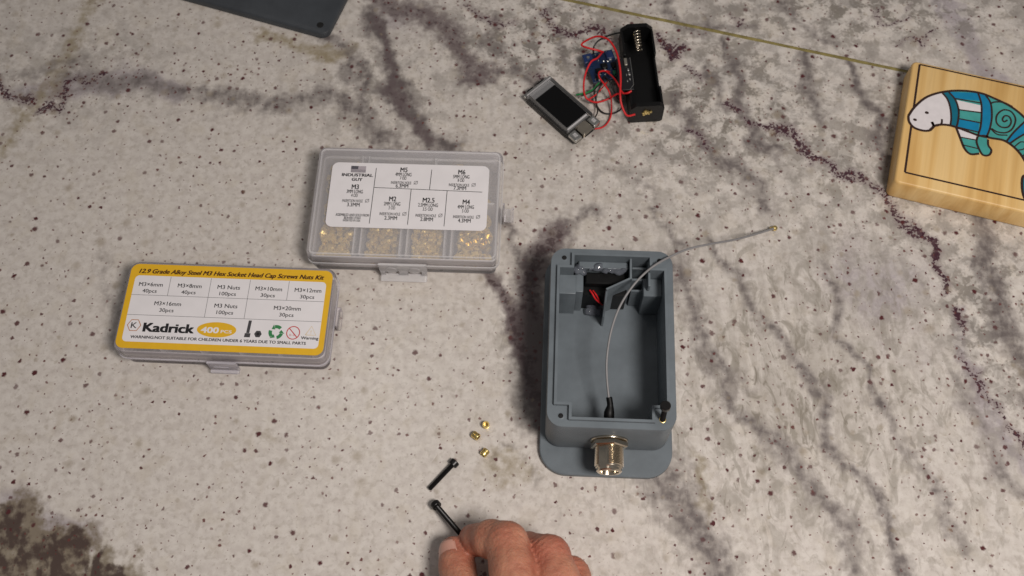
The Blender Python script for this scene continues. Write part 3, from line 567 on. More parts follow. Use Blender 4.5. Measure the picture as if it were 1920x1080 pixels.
def insert_geo(mb, M, r, h, n=9):
    ri = r * .68
    mb.lathe([(ri, 0), (r * .95, 0), (r, h * .1), (r, h * .42), (r * .86, h * .46), (r * .86, h * .56), (r, h * .6), (r, h * .92), (r * .95, h), (ri, h), (ri, h * .05)], n, M)
def rot_rand(): return Matrix.Rotation(random.uniform(0, 6.28), 4, 'Z') @ Matrix.Rotation(random.choice((0, 1.57, 1.57, random.uniform(0, 1.5))), 4, 'X')
CELLS = [(-W2 / 2 + 4, xs[0] - 3, -D2 / 2 + 4, D2 / 2 - 4, 2.1, 3.2, 420, 14), (xs[0] + 3, xs[1] - 3, -D2 / 2 + 4, 1.5, 1.6, 2.2, 420, 12), (xs[1] + 3, xs[2] - 3, -D2 / 2 + 4, 1.5, 1.8, 2.6, 340, 13), (xs[2] + 3, W2 / 2 - 4, -D2 / 2 + 4, 1.5, 2.7, 4, 90, 12),
         (xs[0] + 3, 14.5, 4, D2 / 2 - 4, 3.4, 4.5, 40, 12), (16.5, W2 / 2 - 4, 4, D2 / 2 - 4, 4.2, 5, 26, 12)]
for (x0, x1, y0, y1, r, h, cnt, zt) in CELLS:
    mb = MB()
    for k in range(cnt):
        x, y = random.uniform(x0 + r, x1 - r), random.uniform(y0 + r, y1 - r)
        if k % 4 == 0: y = y0 + r + random.uniform(-.8, .8)
        insert_geo(mb, Matrix.Translation((x, y, max(r + 2.0, zt * random.uniform(.2, 1) ** .6))) @ rot_rand() @ Matrix.Translation((0, 0, -h / 2)), r, h, 7)
    tag(mb.build('insert_pile', M_goldpile, ind), kind='stuff')
# larger rings lying on top of the right-hand front compartment
ringm = MB(); insert_geo(ringm, Matrix.Identity(4), 2.7, 3.4, 18)
r0 = None
for (px, py) in ((880, 462), (895, 455), (908, 461), (870, 452), (915, 448)):
    p = at(px, py, 15)
    if r0 is None: r0 = ringm.build('brass_insert', M_gold); o = r0
    else: o = r0.copy(); col.objects.link(o)
    o.location = (p.x * S, p.y * S, 14.6 * S); o.rotation_euler = (random.uniform(-.3, .3), random.uniform(-.3, .3), 0)
    tag(o, 'wide brass ring insert lying flat on the pile inside the frosted case', 'insert', 'rings on top of the insert pile')
lc = nf.loc((-61.9, 307.9)); L2W, L2H, LZ = 97.0, 45.0, H2 + .6
mb = MB(); mb.loft([(rrect(L2W, L2H, 4, 8, lc.x, lc.y), LZ - .12), (rrect(L2W, L2H, 4, 8, lc.x, lc.y), LZ)]); ilab = mb.build('label', M_paper, ind); ilab['label'] = 'white size chart label with rounded corners'
Z1 = LZ + .05
def it(body, zx, zy, wpx, hpx, mb, **kw):
    p = nl(zx, zy, LZ); put_text(mb, body, p.x, p.y, wpx / 11.3, hpx / 9.7, Z1, **kw)
mb = MB()
it('INDUSTRIAL', 411, 291, 215, 20, mb, bold=.03); it('GUY', 408, 322, 72, 20, mb, bold=.03)
for (t4, zx, zy, l2, l3, l5, dy) in (('M5', 736, 255, '4MM LONG', '7 OD', '6.3MM', (32, 58, 90, 112)), ('M6', 1140, 271, '5MM LONG', '8 OD', '7.3MM', (32, 57, 90, 112)), ('M3', 396, 373, '3MM LONG', '4 OD', '3.3MM', (33, 60, 98, 125)),
                                   ('M2', 657, 458, '2MM LONG', '3 OD', '2.3MM', (34, 62, 105, 133)), ('M2.5', 908, 467, '2.5MM LONG', '3.5 OD', '2.8MM', (34, 62, 107, 133)), ('M4', 1171, 480, '4MM LONG', '5 OD', '4.3MM', (34, 62, 104, 130))):
    it(t4, zx, zy, 48 if len(t4) < 4 else 80, 32, mb, bold=.015); it(l2, zx - 4, zy + dy[0], 112 if len(l2) < 10 else 136, 24, mb, bold=.008); it(l3, zx - 6, zy + dy[1], 45 if len(l3) < 5 else 68, 22, mb, bold=.008)
    it('INSERTION HOLE', zx - 20, zy + dy[2], 140, 19, mb, bold=.006); it(l5, zx - 14, zy + dy[3], 86, 25, mb, bold=.01)
    p = nl(zx + 82, zy + dy[2], LZ); ring(mb, p.x, p.y, 1.1, 1.1, .25, Z1, 16); mb.ribbon([(p.x - 1.2, p.y - 1.3), (p.x + 1.2, p.y + 1.3)], .25, Z1 + .01)
it('ASSEMBLED AND SOLD FROM', 375, 570, 228, 17, mb, bold=.01); it('BEAVER UTAH', 374, 591, 112, 17, mb, bold=.01); it('INSERTED IN USA', 370, 609, 118, 13, mb, bold=.01)
for (a, b_) in (((543, 242), (493, 630)), ((525, 378), (1282, 411)), ((930, 254), (914, 392)), ((786, 390), (760, 638)), ((1037, 402), (1015, 650))):
    p, q = nl(*a, LZ), nl(*b_, LZ); mb.ribbon([p, q], .38, Z1)
mb.build('size_chart_print', M_ink, ilab, 0)
p = nl(418, 251, LZ); mb = MB(); mb.box(p.x - 4.6, p.x + 4.6, p.y - 2.3, p.y + 2.3, LZ + .01, Z1); fl = mb.build('flag_print', M_flag, ilab, 0)
mb = MB(); mb.box(p.x - 4.6, p.x - .2, p.y, p.y + 2.3, Z1, Z1 + .05)
for k in range(4): mb.box(p.x - 4.6, p.x + 4.6, p.y - 2.2 + k * .55, p.y - 2.05 + k * .55, Z1, Z1 + .03)
mb.build('flag_canton_print', M_flagd, ilab, 0)

# ------------------------------------------------------------------ grey printed enclosure
gf = Frame(54.0, 205.2, -3.5); RZ = 44.0; BW, BL = 68.8, 105.5
box = thing('enclosure', gf, 'open grey printed enclosure with metal aerial socket on its front wall', 'enclosure')
mb = MB(); o_ = rrect(74.5, 136, 15, 10); mb.loft([(rrect(73.9, 135.4, 14.7, 10), 0.2), (o_, .7), (o_, 3.6), (rrect(73.5, 135, 14.5, 10), 4.1)]); mb.build('base_flange', M_grey, box)
WALL = 5.2; NOT_ = 12.5
def notched(w, h, nx, ny, e=0.0):
    x, y = w / 2 - e, h / 2 - e; a, b_ = nx + 0, ny + 0
    return [(x, -y + b_), (x, y - b_), (x - a, y - b_), (x - a, y), (-x + a, y), (-x + a, y - b_), (-x, y - b_), (-x, -y + b_), (-x + a, -y + b_), (-x + a, -y), (x - a, -y), (x - a, -y + b_)]
def bridged(outer, inner, z, up=True):
    """flat face with a hole, triangulated by bmesh"""
    bm = bmesh.new(); vo = [bm.verts.new((p[0], p[1], z)) for p in outer]; vi = [bm.verts.new((p[0], p[1], z)) for p in inner]
    es = [bm.edges.new((v[i], v[(i + 1) % len(v)])) for v in (vo, vi) for i in range(len(v))]
    bmesh.ops.triangle_fill(bm, edges=es, use_beauty=True, normal=(0, 0, 1 if up else -1)); bm.verts.index_update()
    r = ([tuple(v.co) for v in bm.verts], [tuple(v.index for v in f.verts) for f in bm.faces]); bm.free(); return r
outer = rrect(BW, BL, 8.5, 8); IW, IL = BW - 2 * WALL, BL - 2 * WALL
inner = notched(IW, IL, 8.0, 8.0)
mb = MB(); mb.loft([(rrect(BW - 1.6, BL - 1.6, 7.7, 8), 4.0), (rrect(BW - .3, BL - .3, 8.4, 8), 4.9), (outer, 5.6), (outer, RZ - .6), (rrect(BW - .5, BL - .5, 8.2, 8), RZ)], cap1=False)
mb.add(*bridged(rrect(BW - .5, BL - .5, 8.2, 8), inner, RZ))
n = len(inner); mb.add([(p[0], p[1], RZ) for p in inner] + [(p[0], p[1], 8) for p in inner], [((k + 1) % n, k, k + n, (k + 1) % n + n) for k in range(n)] + [tuple(range(n, 2 * n))])
mb.build('body', M_grey, box, 40)
lo = notched(IW + 2.6, IL + 2.6, 8.0, 8.0); li = notched(IW, IL, 8.0, 8.0, -.02)
lo = notched(IW + 3.0, IL + 3.0, 8.0, 8.0)
mb = MB(); v1, f1 = bridged(lo, inner, RZ + 2.2); mb.add(v1, f1)
for ringp, flip in ((lo, 0), (inner, 1)):
    n = len(ringp); mb.add([(p[0], p[1], RZ - .02) for p in ringp] + [(p[0], p[1], RZ + 2.2) for p in ringp], [((k, (k + 1) % n, (k + 1) % n + n, k + n) if not flip else ((k + 1) % n, k, k + n, (k + 1) % n + n)) for k in range(n)])
mb.build('sealing_lip', M_grey, box, 30)
M_hole = mat('hole_shade', (10, 10, 11), .8)  # near-black colour paints the shade inside holes and sockets
hx_, hy_ = 26.9, 46.6
for (sx, sy) in ((-1, 1), (1, 1), (-1, -1), (1, -1)):
    mb = MB(); c_ = (sx * hx_, sy * hy_)
    prof = [(1.9, RZ + .02), (1.75, RZ + .12), (1.45, RZ + .12), (1.4, RZ + .04)]
    mb.lathe(prof, 16, Matrix.Translation((c_[0], c_[1], 0))); hb = mb.build('screw_boss', M_grey if (sx, sy) != (1, -1) else M_gold, box)
    mb = MB(); mb.lathe([(1.42, RZ + .05), (1.4, RZ + .06)], 14, Matrix.Translation((c_[0], c_[1], 0))); mb.build('hole', M_hole, hb)  # flat dark disc paints the shade of the uncut hole
# inside: switch pocket, ribs
def gl(zx, zy, z): return gf.px(990 + zx / 4.5, 440 + zy / 4.5, z)
ym, xl, xr = IL / 2, -IW / 2, IW / 2
mb = MB(); mb.box(xl, xl + 9.5, ym - 20.0, ym - 8.0, 8, RZ - 7, .4); mb.build('corner_pad', M_grey, box)
mb = MB(); mb.box(xr - 10.5, xr, ym - 19, ym - 8.0, 8, RZ - 9, .4); mb.build('corner_pad', M_grey, box)
px0 = gl(868, 220, RZ - 1).x; pa = gl(868, 375, RZ - 3); pb = gl(668, 460, RZ - 4); pc = gl(640, 650, 16)
mb = MB(); t_ = 1.1
wallpts = [(px0, ym), (px0, pa.y), (pb.x, pb.y), (pb.x - .6, pb.y - 9)]
for (a, b_, z1, z2) in ((wallpts[0], wallpts[1], RZ - .5, RZ - 1.5), (wallpts[1], wallpts[2], RZ - 1.5, RZ - 3.5), (wallpts[2], wallpts[3], RZ - 3.5, 22)):
    d = Vector((b_[0] - a[0], b_[1] - a[1], 0)).normalized(); u = Vector((-d.y, d.x, 0)) * t_ * .5; e = d * t_ * .45
    A, B = Vector((a[0], a[1], 0)) - e, Vector((b_[0], b_[1], 0)) + e
    mb.add([(A.x - u.x, A.y - u.y, 8), (B.x - u.x, B.y - u.y, 8), (B.x + u.x, B.y + u.y, 8), (A.x + u.x, A.y + u.y, 8), (A.x - u.x, A.y - u.y, z1), (B.x - u.x, B.y - u.y, z2), (B.x + u.x, B.y + u.y, z2), (A.x + u.x, A.y + u.y, z1)],
           [(0, 3, 2, 1), (4, 5, 6, 7), (0, 1, 5, 4), (2, 3, 7, 6), (1, 2, 6, 5), (3, 0, 4, 7)])
mb.build('pocket_wall', M_grey, box, 0)
rx0, rx1 = px0 + 1.3, xr - 8.6
for k in range(3):
    mb = MB(); mb.box(rx0, rx1, ym - 3.2 - k * 5.2, ym - 1.9 - k * 5.2, 8, RZ - 7 - k * 4, .3); mb.build('rib', M_grey, box)
mb = MB(); mb.box(rx1 + .05, rx1 + 1.3, ym - 16, ym, 8, RZ - 1.5, .3); mb.build('rib', M_grey, box)
sx0, sx1 = xl + 12.5, px0 - 1.6
mb = MB(); mb.box(sx0 - 1.8, sx1 + .6, ym - 4.5, ym, 8, RZ - 5, .6); mb.box(sx0 - 3.5, sx0 + 1.2, ym - 18, ym - 3, 8, RZ - 8, .6); mb.build('switch_frame', M_grey, box)
mb = MB(); mb.box(sx0 + .6, sx1 + .6, ym - 16.5, ym - 4.6, 8.2, RZ - 15, .8); sw = mb.build('switch', M_black, box)
mb = MB(); mb.box(sx0 + 2.2, sx1 - .4, ym - 12, ym - 5.0, RZ - 15, RZ - 9, .8); mb.build('switch_rocker', M_black, sw)
gr = np.random.default_rng(5); gl_s = []
for k in range(30): gl_s.append((sx0 + gr.uniform(-2.5, sx1 - sx0 + .5), ym - 4.2 + gr.uniform(-2.4, 1.6), RZ - 5.4 + gr.uniform(-2.2, .3), gr.uniform(1.0, 2.1)))
for k in range(14):
    q = gl(460 + gr.uniform(-25, 30), 230 + gr.uniform(-40, 130), 36); gl_s.append((q.x, q.y, RZ - 8, gr.uniform(1., 1.8)))
for k in range(22):
    q = gl(570 + gr.uniform(-70, 70), 610 + gr.uniform(-50, 45), 12); gl_s.append((q.x, q.y, gr.uniform(9, 13.5), gr.uniform(1.2, 2.8)))
GS = np.array(gl_s)
def glue_sdf(P):
    out = None
    for g in GS:
        d = np.linalg.norm((P - g[:3]) * np.array([1, 1, 1.25]), axis=1) - g[3]; out = d if out is None else smin(out, d, 1.3)
    return out + .25 * np.sin(P[:, 0] * 2.1) * np.sin(P[:, 1] * 2.4 + 1)
Vg, Qg = surface_nets(GS[:, :3].min(0) - 4, GS[:, :3].max(0) + 4, .7, glue_sdf)
mb = MB(); mb.v = [tuple(v) for v in Vg]; mb.f = [tuple(int(i) for i in q) for q in Qg]
mb.build('hot_glue', M_glue, box, 80)
mb = MB(); mb.tube(smooth_path([gl(522, 468, 31.2), gl(545, 500, 31.5), gl(572, 545, 29), gl(615, 582, 20), gl(640, 600, 10)]), .5); mb.build('switch_wire', M_wirered, box)
mb = MB(); mb.tube(smooth_path([gl(548, 472, 30), gl(578, 512, 30), gl(602, 560, 22), gl(625, 600, 10)]), .45); mb.build('switch_wire', M_wirered, box)
# aerial socket on the front wall
CZ = 23.0; cxn = gf.px(1143, 835, 26).x; yf = -BL / 2
def ax(z0=0): return Matrix.Translation((cxn, yf, CZ)) @ Matrix.Rotation(math.radians(90), 4, 'X')
mb = MB(); mb.lathe([(7.9, -WALL - 2), (7.9, 0), (7.9, 3.0), (7.95, 4.4)] + [(7.95 - (.55 if k % 2 else 0), 4.4 + k * .42) for k in range(26)] + [(7.3, 15.6), (6.9, 16.0), (6.9, 17.4), (6.2, 18.0), (5.3, 18.0), (5.1, 17.6), (5.1, 8)], 48)
fd = Vector((math.cos(math.radians(122)), math.sin(math.radians(122)), 0)); fv = []
for v in mb.v:
    v = Vector(v); e_ = v.dot(fd) - 6.95
    fv.append(tuple(v - fd * e_) if (e_ > 0 and v.z > 4.7) else tuple(v))
mb.v = fv; mb.xform(ax()); con = mb.build('aerial_socket', M_steel, box, 30)
mb = MB(); mb.lathe([(8.2, .05), (10.2, .05), (10.4, .35), (10.4, 1.0), (10.2, 1.3), (8.2, 1.3)], 36, ax()); mb.build('washer', M_steel, con)
mb = MB(); hexr = 10.4; hexo = [(hexr * math.cos(math.radians(60 * k + 18)), hexr * math.sin(math.radians(60 * k + 18))) for k in range(6)]
mb.loft([([(x * .93, y * .93) for x, y in hexo], 1.35), (hexo, 1.9), (hexo, 4.0), ([(x * .9, y * .9) for x, y in hexo], 4.6)]); mb.xform(ax()); mb.build('nut', M_steel, con, 25)
mb = MB(); mb.lathe([(1.5, 8), (1.5, 15), (1.2, 16), (.3, 16)], 14, ax()); mb.build('centre_pin', M_gold, con)
mb = MB(); mb.lathe([(8.4, WALL * -1 - 2.6), (8.4, -WALL - .05)], 30, ax()); mb.build('inner_flange', M_steel, con)
# coax
def gp(px, py, z): return gf.px(px, py, z)
hs = [gp(1142, 790, 25), gp(1142, 776, 27), gp(1144, 760, 29), gp(1142, 745, 31)]
mb = MB(); mb.tube(smooth_path(hs, 5), [2.9] * 6 + [2.8, 2.6, 2.3, 2.0] + [1.7] * 6, 12)
coax_pts = [gp(1142, 750, 30), gp(1138, 710, 34), gp(1138, 670, 38), gp(1146, 620, 42), gp(1162, 575, 45), gp(1186, 537, 47.5), gp(1215, 507, 48.5), gp(1247, 486, 47.2), gp(1290, 467, 41), gp(1335, 457, 32), (gp(1380, 449, 20)), gp(1420, 438, 9), gp(1452, 428, 3.2)]
m2 = MB(); m2.tube(smooth_path(coax_pts, 8), .66, 10); cx_ = m2.build('coax_cable', M_coax, box, 60)
mb.build('heat_shrink', M_black, cx_, 60)
e = gp(1453, 427.5, 3.0); mb = MB(); mb.lathe([(1.0, 0), (1.6, 0), (1.6, 1.2), (1.3, 1.6), (.4, 1.6)], 14, Matrix.Translation((e.x, e.y, 2.2))); mb.tube([e + Vector((-3, -.6, .2)), e + Vector((0, 0, .2))], 1.1, 10); mb.build('coax_plug', M_gold, cx_)

# ------------------------------------------------------------------ enclosure lid, upper left
lf2 = Frame(0, 0, -19.8); cr_ = Vector((-122.5, 444.0, 0)); LL, LWd = 118.0, 74.0
ca, sa_ = math.cos(lf2.a), math.sin(lf2.a)
lf2.x = cr_.x - (LL / 2 * ca + LWd / 2 * sa_); lf2.y = cr_.y - (LL / 2 * sa_ - LWd / 2 * ca)
lid = thing('printed_panel', lf2, 'dark grey printed cover panel lying flat with a screw hole in its corner', 'panel')
mb = MB(); q = lambda e, r: rrect(LL - e, LWd - e, r, 7); mb.loft([(q(1.2, 5.4), .2), (q(0, 6), .8), (q(0, 6), 4.4), (q(1.6, 5.2), 5.6), (q(2.6, 4.8), 5.8)]); mb.build('plate', M_grey_lid, lid)
for (sx, sy) in ((1, -1), (-1, -1), (1, 1), (-1, 1)):
    mb = MB(); mb.lathe([(2.4, 5.85), (2.2, 5.9)], 18, Matrix.Translation((sx * (LL / 2 - 7.5), sy * (LWd / 2 - 6.8), 0))); mb.build('screw_hole', M_hole, lid)  # dark discs on the plate paint the shade of uncut holes

# ------------------------------------------------------------------ battery holder
hf = Frame(88.2, 405.5, 2.4)
hold = thing('battery_holder', hf, 'black plastic battery holder with coil spring and brass contact', 'holder')
HL, HW, HH = 66.0, 21.5, 18.0
mb = MB()
def octo(w, h, c, cb): return [(-w / 2 + cb, 0), (w / 2 - cb, 0), (w / 2, cb), (w / 2, h - c), (w / 2 - c, h), (-w / 2 + c, h), (-w / 2, h - c), (-w / 2, cb)]
def yprism(mb, o, y0, y1, zb=.3):
    n = len(o); mb.add([(x, y0, z + zb) for x, z in o] + [(x, y1, z + zb) for x, z in o], [tuple(range(n)), tuple(reversed(range(n, 2 * n)))] + [(k + n, (k + 1) % n + n, (k + 1) % n, k) for k in range(n)])
yprism(mb, octo(HW, HH, 4.5, 1.5), HL / 2 - 3.0, HL / 2); yprism(mb, octo(HW, HH, 3.0, 1.5), -HL / 2, -HL / 2 + 3.0)
mb.box(-HW / 2 + 1, HW / 2 - 1, -HL / 2 + 3.0, HL / 2 - 3.0, .3, 2.2)
for s in (-1, 1):
    xa, xb = sorted((s * HW / 2, s * (HW / 2 - 1.5)))
    mb.box(xa, xb, -HL / 2 + 3.0, HL / 2 - 3.0, .6, 9.5, .3); mb.box(xa, xb, HL / 2 - 22, HL / 2 - 3.0, 9.5, 14.5, .3); mb.box(xa, xb, -HL / 2 + 3.0, -HL / 2 + 18, 9.5, 14.5, .3)
mb.build('cradle', M_black, hold, 25)
mb = MB(); sp = []
for k in range(6 * 14 + 1):
    a = 2 * math.pi * k / 14; t = k / (6 * 14); sp.append((2.6 * (1 - .3 * t) * math.cos(a), HL / 2 - 3.4 - 14 * t, 13.2 + 2.6 * (1 - .3 * t) * math.sin(a)))
mb.tube(sp, .62, 6); mb.build('spring', M_steel, hold, 80)
mb = MB(); cpt = hf.px(1211, 205, 12)
for k in range(9):
    a = k * 2.4; r = .5 + .32 * k
    mb.lathe([(.95, 0), (1.0, .5), (.5, .9)], 7, Matrix.Translation((cpt.x + r * math.cos(a), -HL / 2 - .05, 11.5 + r * .8 * math.sin(a))) @ Matrix.Rotation(math.radians(90), 4, 'X'))
mb.build('contact', M_gold, hold)
mb = MB(); mb.box(-HW / 2 - 5.5, -HW / 2 - 4.0, -18, 8, 1, 15, .2); bd = mb.build('side_board', M_pcbk, hold)
mb = MB(); mb.box(-HW / 2 - 4.6, -HW / 2 + 3.6, -17.5, 7.5, 14.7, 15.5, .2); mb.build('board_edge', M_pcbk, bd)
mb = MB(); mb.box(-HW / 2 - .8, -HW / 2 + 1.2, 1, 6.5, 15.5, 17.2, .3); mb.build('capacitor', mat('metal_can', (150, 146, 136), .35, metal=.6), bd)
mb = MB()
for (x, y, s) in ((-1.9, -2.2, .9), (-1.5, -5.6, 1.0), (-1.7, -9.5, .6), (-3.4, -11, .6), (-3.6, -6, .5)): mb.box(-HW / 2 + x + 3.6 - s, -HW / 2 + x + 3.6 + s * .2, y - s, y + s, 15.5, 16.4, .2)
mb.build('solder_joint', M_solder, bd)
mb = MB(); mb.tube([(-HW / 2 + 3.6, 7.5, 15.6), (-HW / 2 + 3.7, -8, 15.6), (-HW / 2 + 3.6, -14, 15.6), (-HW / 2 + 1, -17.4, 15.6)], .25, 6); mb.build('edge_strip', M_solder, bd)

# ------------------------------------------------------------------ small blue converter board with its wires
tf = Frame(63.5, 413.5, 14)
tpb = thing('converter_board', tf, 'small blue circuit board tangled in red and black wires', 'circuit board', z=5)
mb = MB(); mb.box(-10, 10, -11.5, 11.5, 0, 1.5, .2); mb.build('board', M_pcb, tpb)
mb = MB(); mb.box(-12.2, -6.0, 1.5, 8.5, 1.5, 7, .4); mb.build('trimmer', M_trim, tpb)
mb = MB(); mb.lathe([(1.1, 7.0), (1.0, 7.6), (.3, 7.6)], 12, Matrix.Translation((-9, 5, 0))); mb.build('trimmer_screw', M_solder, tpb)
for (x, y, w_, h_, z_, m_) in ((-4.0, -4.2, 3.6, 3.8, 2.2, M_black), (0.6, -1.4, 3.8, 3.8, 2.4, M_black), (6.5, 6.5, 4.6, 5.5, 1.8, M_trim), (7, -2, 3, 4, 1.8, M_black), (6.2, -8.6, 3.4, 3.2, 2.2, M_green), (-5.5, -8.5, 3, 3, 1.4, M_black)):
    mb = MB(); mb.box(x - w_ / 2, x + w_ / 2, y - h_ / 2, y + h_ / 2, 1.5, 1.5 + z_, .25); ch_ = mb.build('chip', m_, tpb)
    mb = MB(); mb.box(x - w_ * .2, x + w_ * .2, y - h_ / 2 - .9, y - h_ / 2 - .05, 1.5, 2.2, .1); mb.build('chip_leg', M_solder, ch_)
for (x, y) in ((-2.2, 9.6), (0.6, 9.9), (1.6, 3.2), (-1.6, 4.6), (4.3, 2.5), (4.6, -4.0), (-8, -9.5), (5.4, 9.8), (-0.4, -7.2)):
    mb = MB(); r = random.uniform(.5, .85); mb.lathe([(r, 1.5), (r * .8, 2.1), (.15, 2.5)], 9, Matrix.Translation((x, y, 0))); mb.build('solder_joint', M_solder, tpb)
def wz(pts): return [tf.loc(at(960 + x / 4.319, 20 + y / 4.319, z)) + Vector((0, 0, -5)) for (x, y, z) in pts]
WIRES = [('red', .85, [(740, 335, 9), (690, 320, 12), (610, 300, 13), (562, 275, 12), (620, 232, 16), (700, 208, 20), (785, 240, 23), (845, 335, 24), (872, 450, 24), (880, 560, 22), (876, 680, 20), (888, 765, 17), (930, 848, 14), (998, 840, 15)]),
 ('red', .8, [(725, 345, 9), (690, 385, 14), (640, 415, 15), (595, 510, 13), (580, 620, 11), (600, 705, 9), (680, 742, 5), (780, 715, 4), (850, 675, 9), (930, 668, 15), (968, 650, 16)]),
 ('red', .7, [(790, 495, 8), (745, 488, 11), (705, 500, 12), (710, 545, 12), (755, 605, 11), (792, 670, 9), (806, 760, 4), (795, 870, 2), (735, 943, 2), (632, 960, 3)]),
 ('red', .7, [(760, 490, 9), (815, 535, 12), (855, 590, 14), (885, 650, 15), (905, 672, 15)]),
 ('red', .6, [(785, 560, 6), (730, 625, 5), (680, 680, 6), (610, 725, 7)]),
 ('black', .75, [(870, 178, 8), (810, 192, 11), (755, 215, 14), (695, 248, 14), (660, 300, 12), (660, 350, 8)]),
 ('black', .7, [(752, 530, 8), (715, 610, 8), (682, 700, 5), (688, 770, 2), (735, 825, 1.5), (805, 835, 1.5), (865, 812, 3), (893, 780, 6)]),
 ('black', .7, [(750, 530, 8), (790, 575, 9), (825, 650, 6), (860, 715, 6), (900, 738, 9)]),
 ('black', .7, [(745, 560, 7), (690, 615, 8), (655, 650, 8), (610, 672, 8), (560, 690, 8)]),
 ('black', .6, [(662, 600, 7), (668, 680, 6), (690, 780, 4), (690, 830, 5), (672, 870, 7), (676, 925, 6), (650, 972, 4), (590, 978, 5)]),
 ('green', .75, [(705, 585, 8), (660, 635, 8), (610, 662, 9), (570, 672, 9), (520, 682, 8)])]
for (c_, r, pts) in WIRES:
    mb = MB(); mb.tube(smooth_path(wz(pts), 7), r * .8, 8); mb.build('wire', {'red': M_wirered, 'black': M_wireblk, 'green': M_wiregrn}[c_], tpb, 60)

# ------------------------------------------------------------------ display board
df = Frame(34.3, 380.2, -48.5); DL, DW = 49.0, 21.5
dis = thing('display_board', df, 'small circuit board with blank black screen in clear frame and metal plug', 'circuit board')
mb = MB(); mb.box(-DL / 2 + .5, DL / 2 + .5, -DW / 2, DW / 2, 3.4, 5.0, .2); mb.build('board', M_pcbk, dis)
mb = MB(); fo = rrect(DL - 8.0, DW + .6, 1, 3, -2.0, 0); fi = rrect(DL - 11.0, DW - 3.0, .6, 3, -2.0, 0); mb.loft([(fo, 5.0), (fo, 9.6), (fi, 9.6), (fi, 5.0)], False, False); mb.build('clear_frame', clear('clear_acrylic', (150, 150, 150), .1, .1), dis)
mb = MB(); mb.box(-DL / 2 + 4.2, DL / 2 - 9.2, -DW / 2 + 1.6, DW / 2 - 1.6, 8.0, 9.1, .2); mb.build('glass_plate', clear('screen_cover', (190, 190, 192), .25, .15), dis)
mb = MB(); mb.box(-DL / 2 + 9.6, DL / 2 - 9.6, -DW / 2 + 1.9, DW / 2 - 2.1, 9.15, 9.6, .15); mb.build('screen', M_glass, dis)
mb = MB(); mb.box(-DL / 2 + 3.0, -DL / 2 + 4.0, -DW / 2, DW / 2, 5, 9.8, .3); mb.box(DL / 2 - 9.0, DL / 2 - 7.6, -DW / 2 + 1, DW / 2 - 3, 5, 9.9, .3); mb.build('frame_bar', M_frost2, dis)
mb = MB(); mb.box(DL / 2 - 6.8, DL / 2 + 1.8, -4.5, 4.5, 5.0, 9.2, .9); us = mb.build('plug_socket', M_steel, dis)
mb = MB(); mb.box(DL / 2 + 1.82, DL / 2 + 1.9, -3.6, 3.6, 5.6, 7.8); mb.build('socket_opening', M_hole, us, 0)
for s in (-1, 1):
    mb = MB(); mb.box(DL / 2 - 6.0, DL / 2 + .9, s * 8.3 - 2.8, s * 8.3 + 2.8, 5.0, 8.4, .5); bt = mb.build('button', M_solder, dis)
    mb = MB(); mb.box(DL / 2 - 4, DL / 2 - 1, s * 8.3 - 1.2, s * 8.3 + 1.2, 8.4, 9.0, .3); mb.build('button_cap', M_frost2, bt)
    mb = MB(); mb.box(-DL / 2 - .6, -DL / 2 + 2.8, s * 4.6 - 2.6, s * 4.6 + 2.6, 3.6, 7.0, .4); mb.build('connector', M_black, dis)
    mb = MB()
    for k in range(14): mb.box(-DL / 2 + 6 + k * 2.54 - .3, -DL / 2 + 6 + k * 2.54 + .3, s * (DW / 2 - 1.0) - .3, s * (DW / 2 - 1.0) + .3, .1, 3.4)
    mb.box(-DL / 2 + 4, DL / 2 - 8, s * (DW / 2 - 1.0) - 1.1, s * (DW / 2 - 1.0) + 1.1, 1.2, 3.4, .2); mb.build('pin_header', M_blackm, dis)
mb = MB(); mb.lathe([(1.6, 5), (1.6, 6.4), (1.2, 6.6), (.5, 6.6)], 14, Matrix.Translation((-DL / 2 + 1.2, DW / 2 - 1.6, 0))); mb.lathe([(1.4, 5), (1.4, 6.2), (.5, 6.4)], 14, Matrix.Translation((-DL / 2 + 1.6, -DW / 2 + 1.0, 0))); mb.build('aerial_jack', M_solder, dis)

# ------------------------------------------------------------------ wooden tile with painted sea animal
WZ = 17.5; TW, TH = 128.0, 95.0
wf = Frame(0, 0, -17.2); tl = Vector((264.6, 404.6, 0)); ca, sa_ = math.cos(wf.a), math.sin(wf.a)
wf.x = tl.x + TW / 2 * ca + TH / 2 * sa_; wf.y = tl.y + TW / 2 * sa_ - TH / 2 * ca
til = thing('wooden_tile', wf, 'pale wooden tile with a painted white and turquoise manatee', 'tile')
mb = MB(); q = lambda e, r: rrect(TW - e, TH - e, r, 5); mb.loft([(q(2, 3), .2), (q(.4, 3.2), .9), (q(0, 3.5), 2), (q(0, 3.5), WZ - 1.6), (q(.7, 3.2), WZ - .6), (q(2.0, 2.6), WZ - .1), (q(2.6, 2.4), WZ)]); mb.build('block', M_wood, til, 50)
def wp(zx, zy): return wf.px(1640 + zx / 3.175, 90 + zy / 3.175, WZ)
M_burn = mat('burnt_line', (46, 22, 14), .6, var=.3, vscale=400); M_pw = mat('white_paint', (226, 220, 222), .4, var=.04)
M_pt = mat('turquoise_paint', (70, 158, 152), .4, var=.1, vscale=200); M_pb = mat('blue_paint', (10, 128, 172), .4, var=.1, vscale=200); M_pd = mat('dark_teal_paint', (10, 106, 128), .4, var=.08, vscale=200)
PZ = WZ + .06
B_TOP = [(200, 405), (235, 355), (290, 305), (345, 278), (410, 262), (480, 255), (560, 258), (640, 272), (710, 300), (790, 338), (850, 378), (900, 425), (960, 500), (1010, 600), (1035, 720), (1030, 820)]
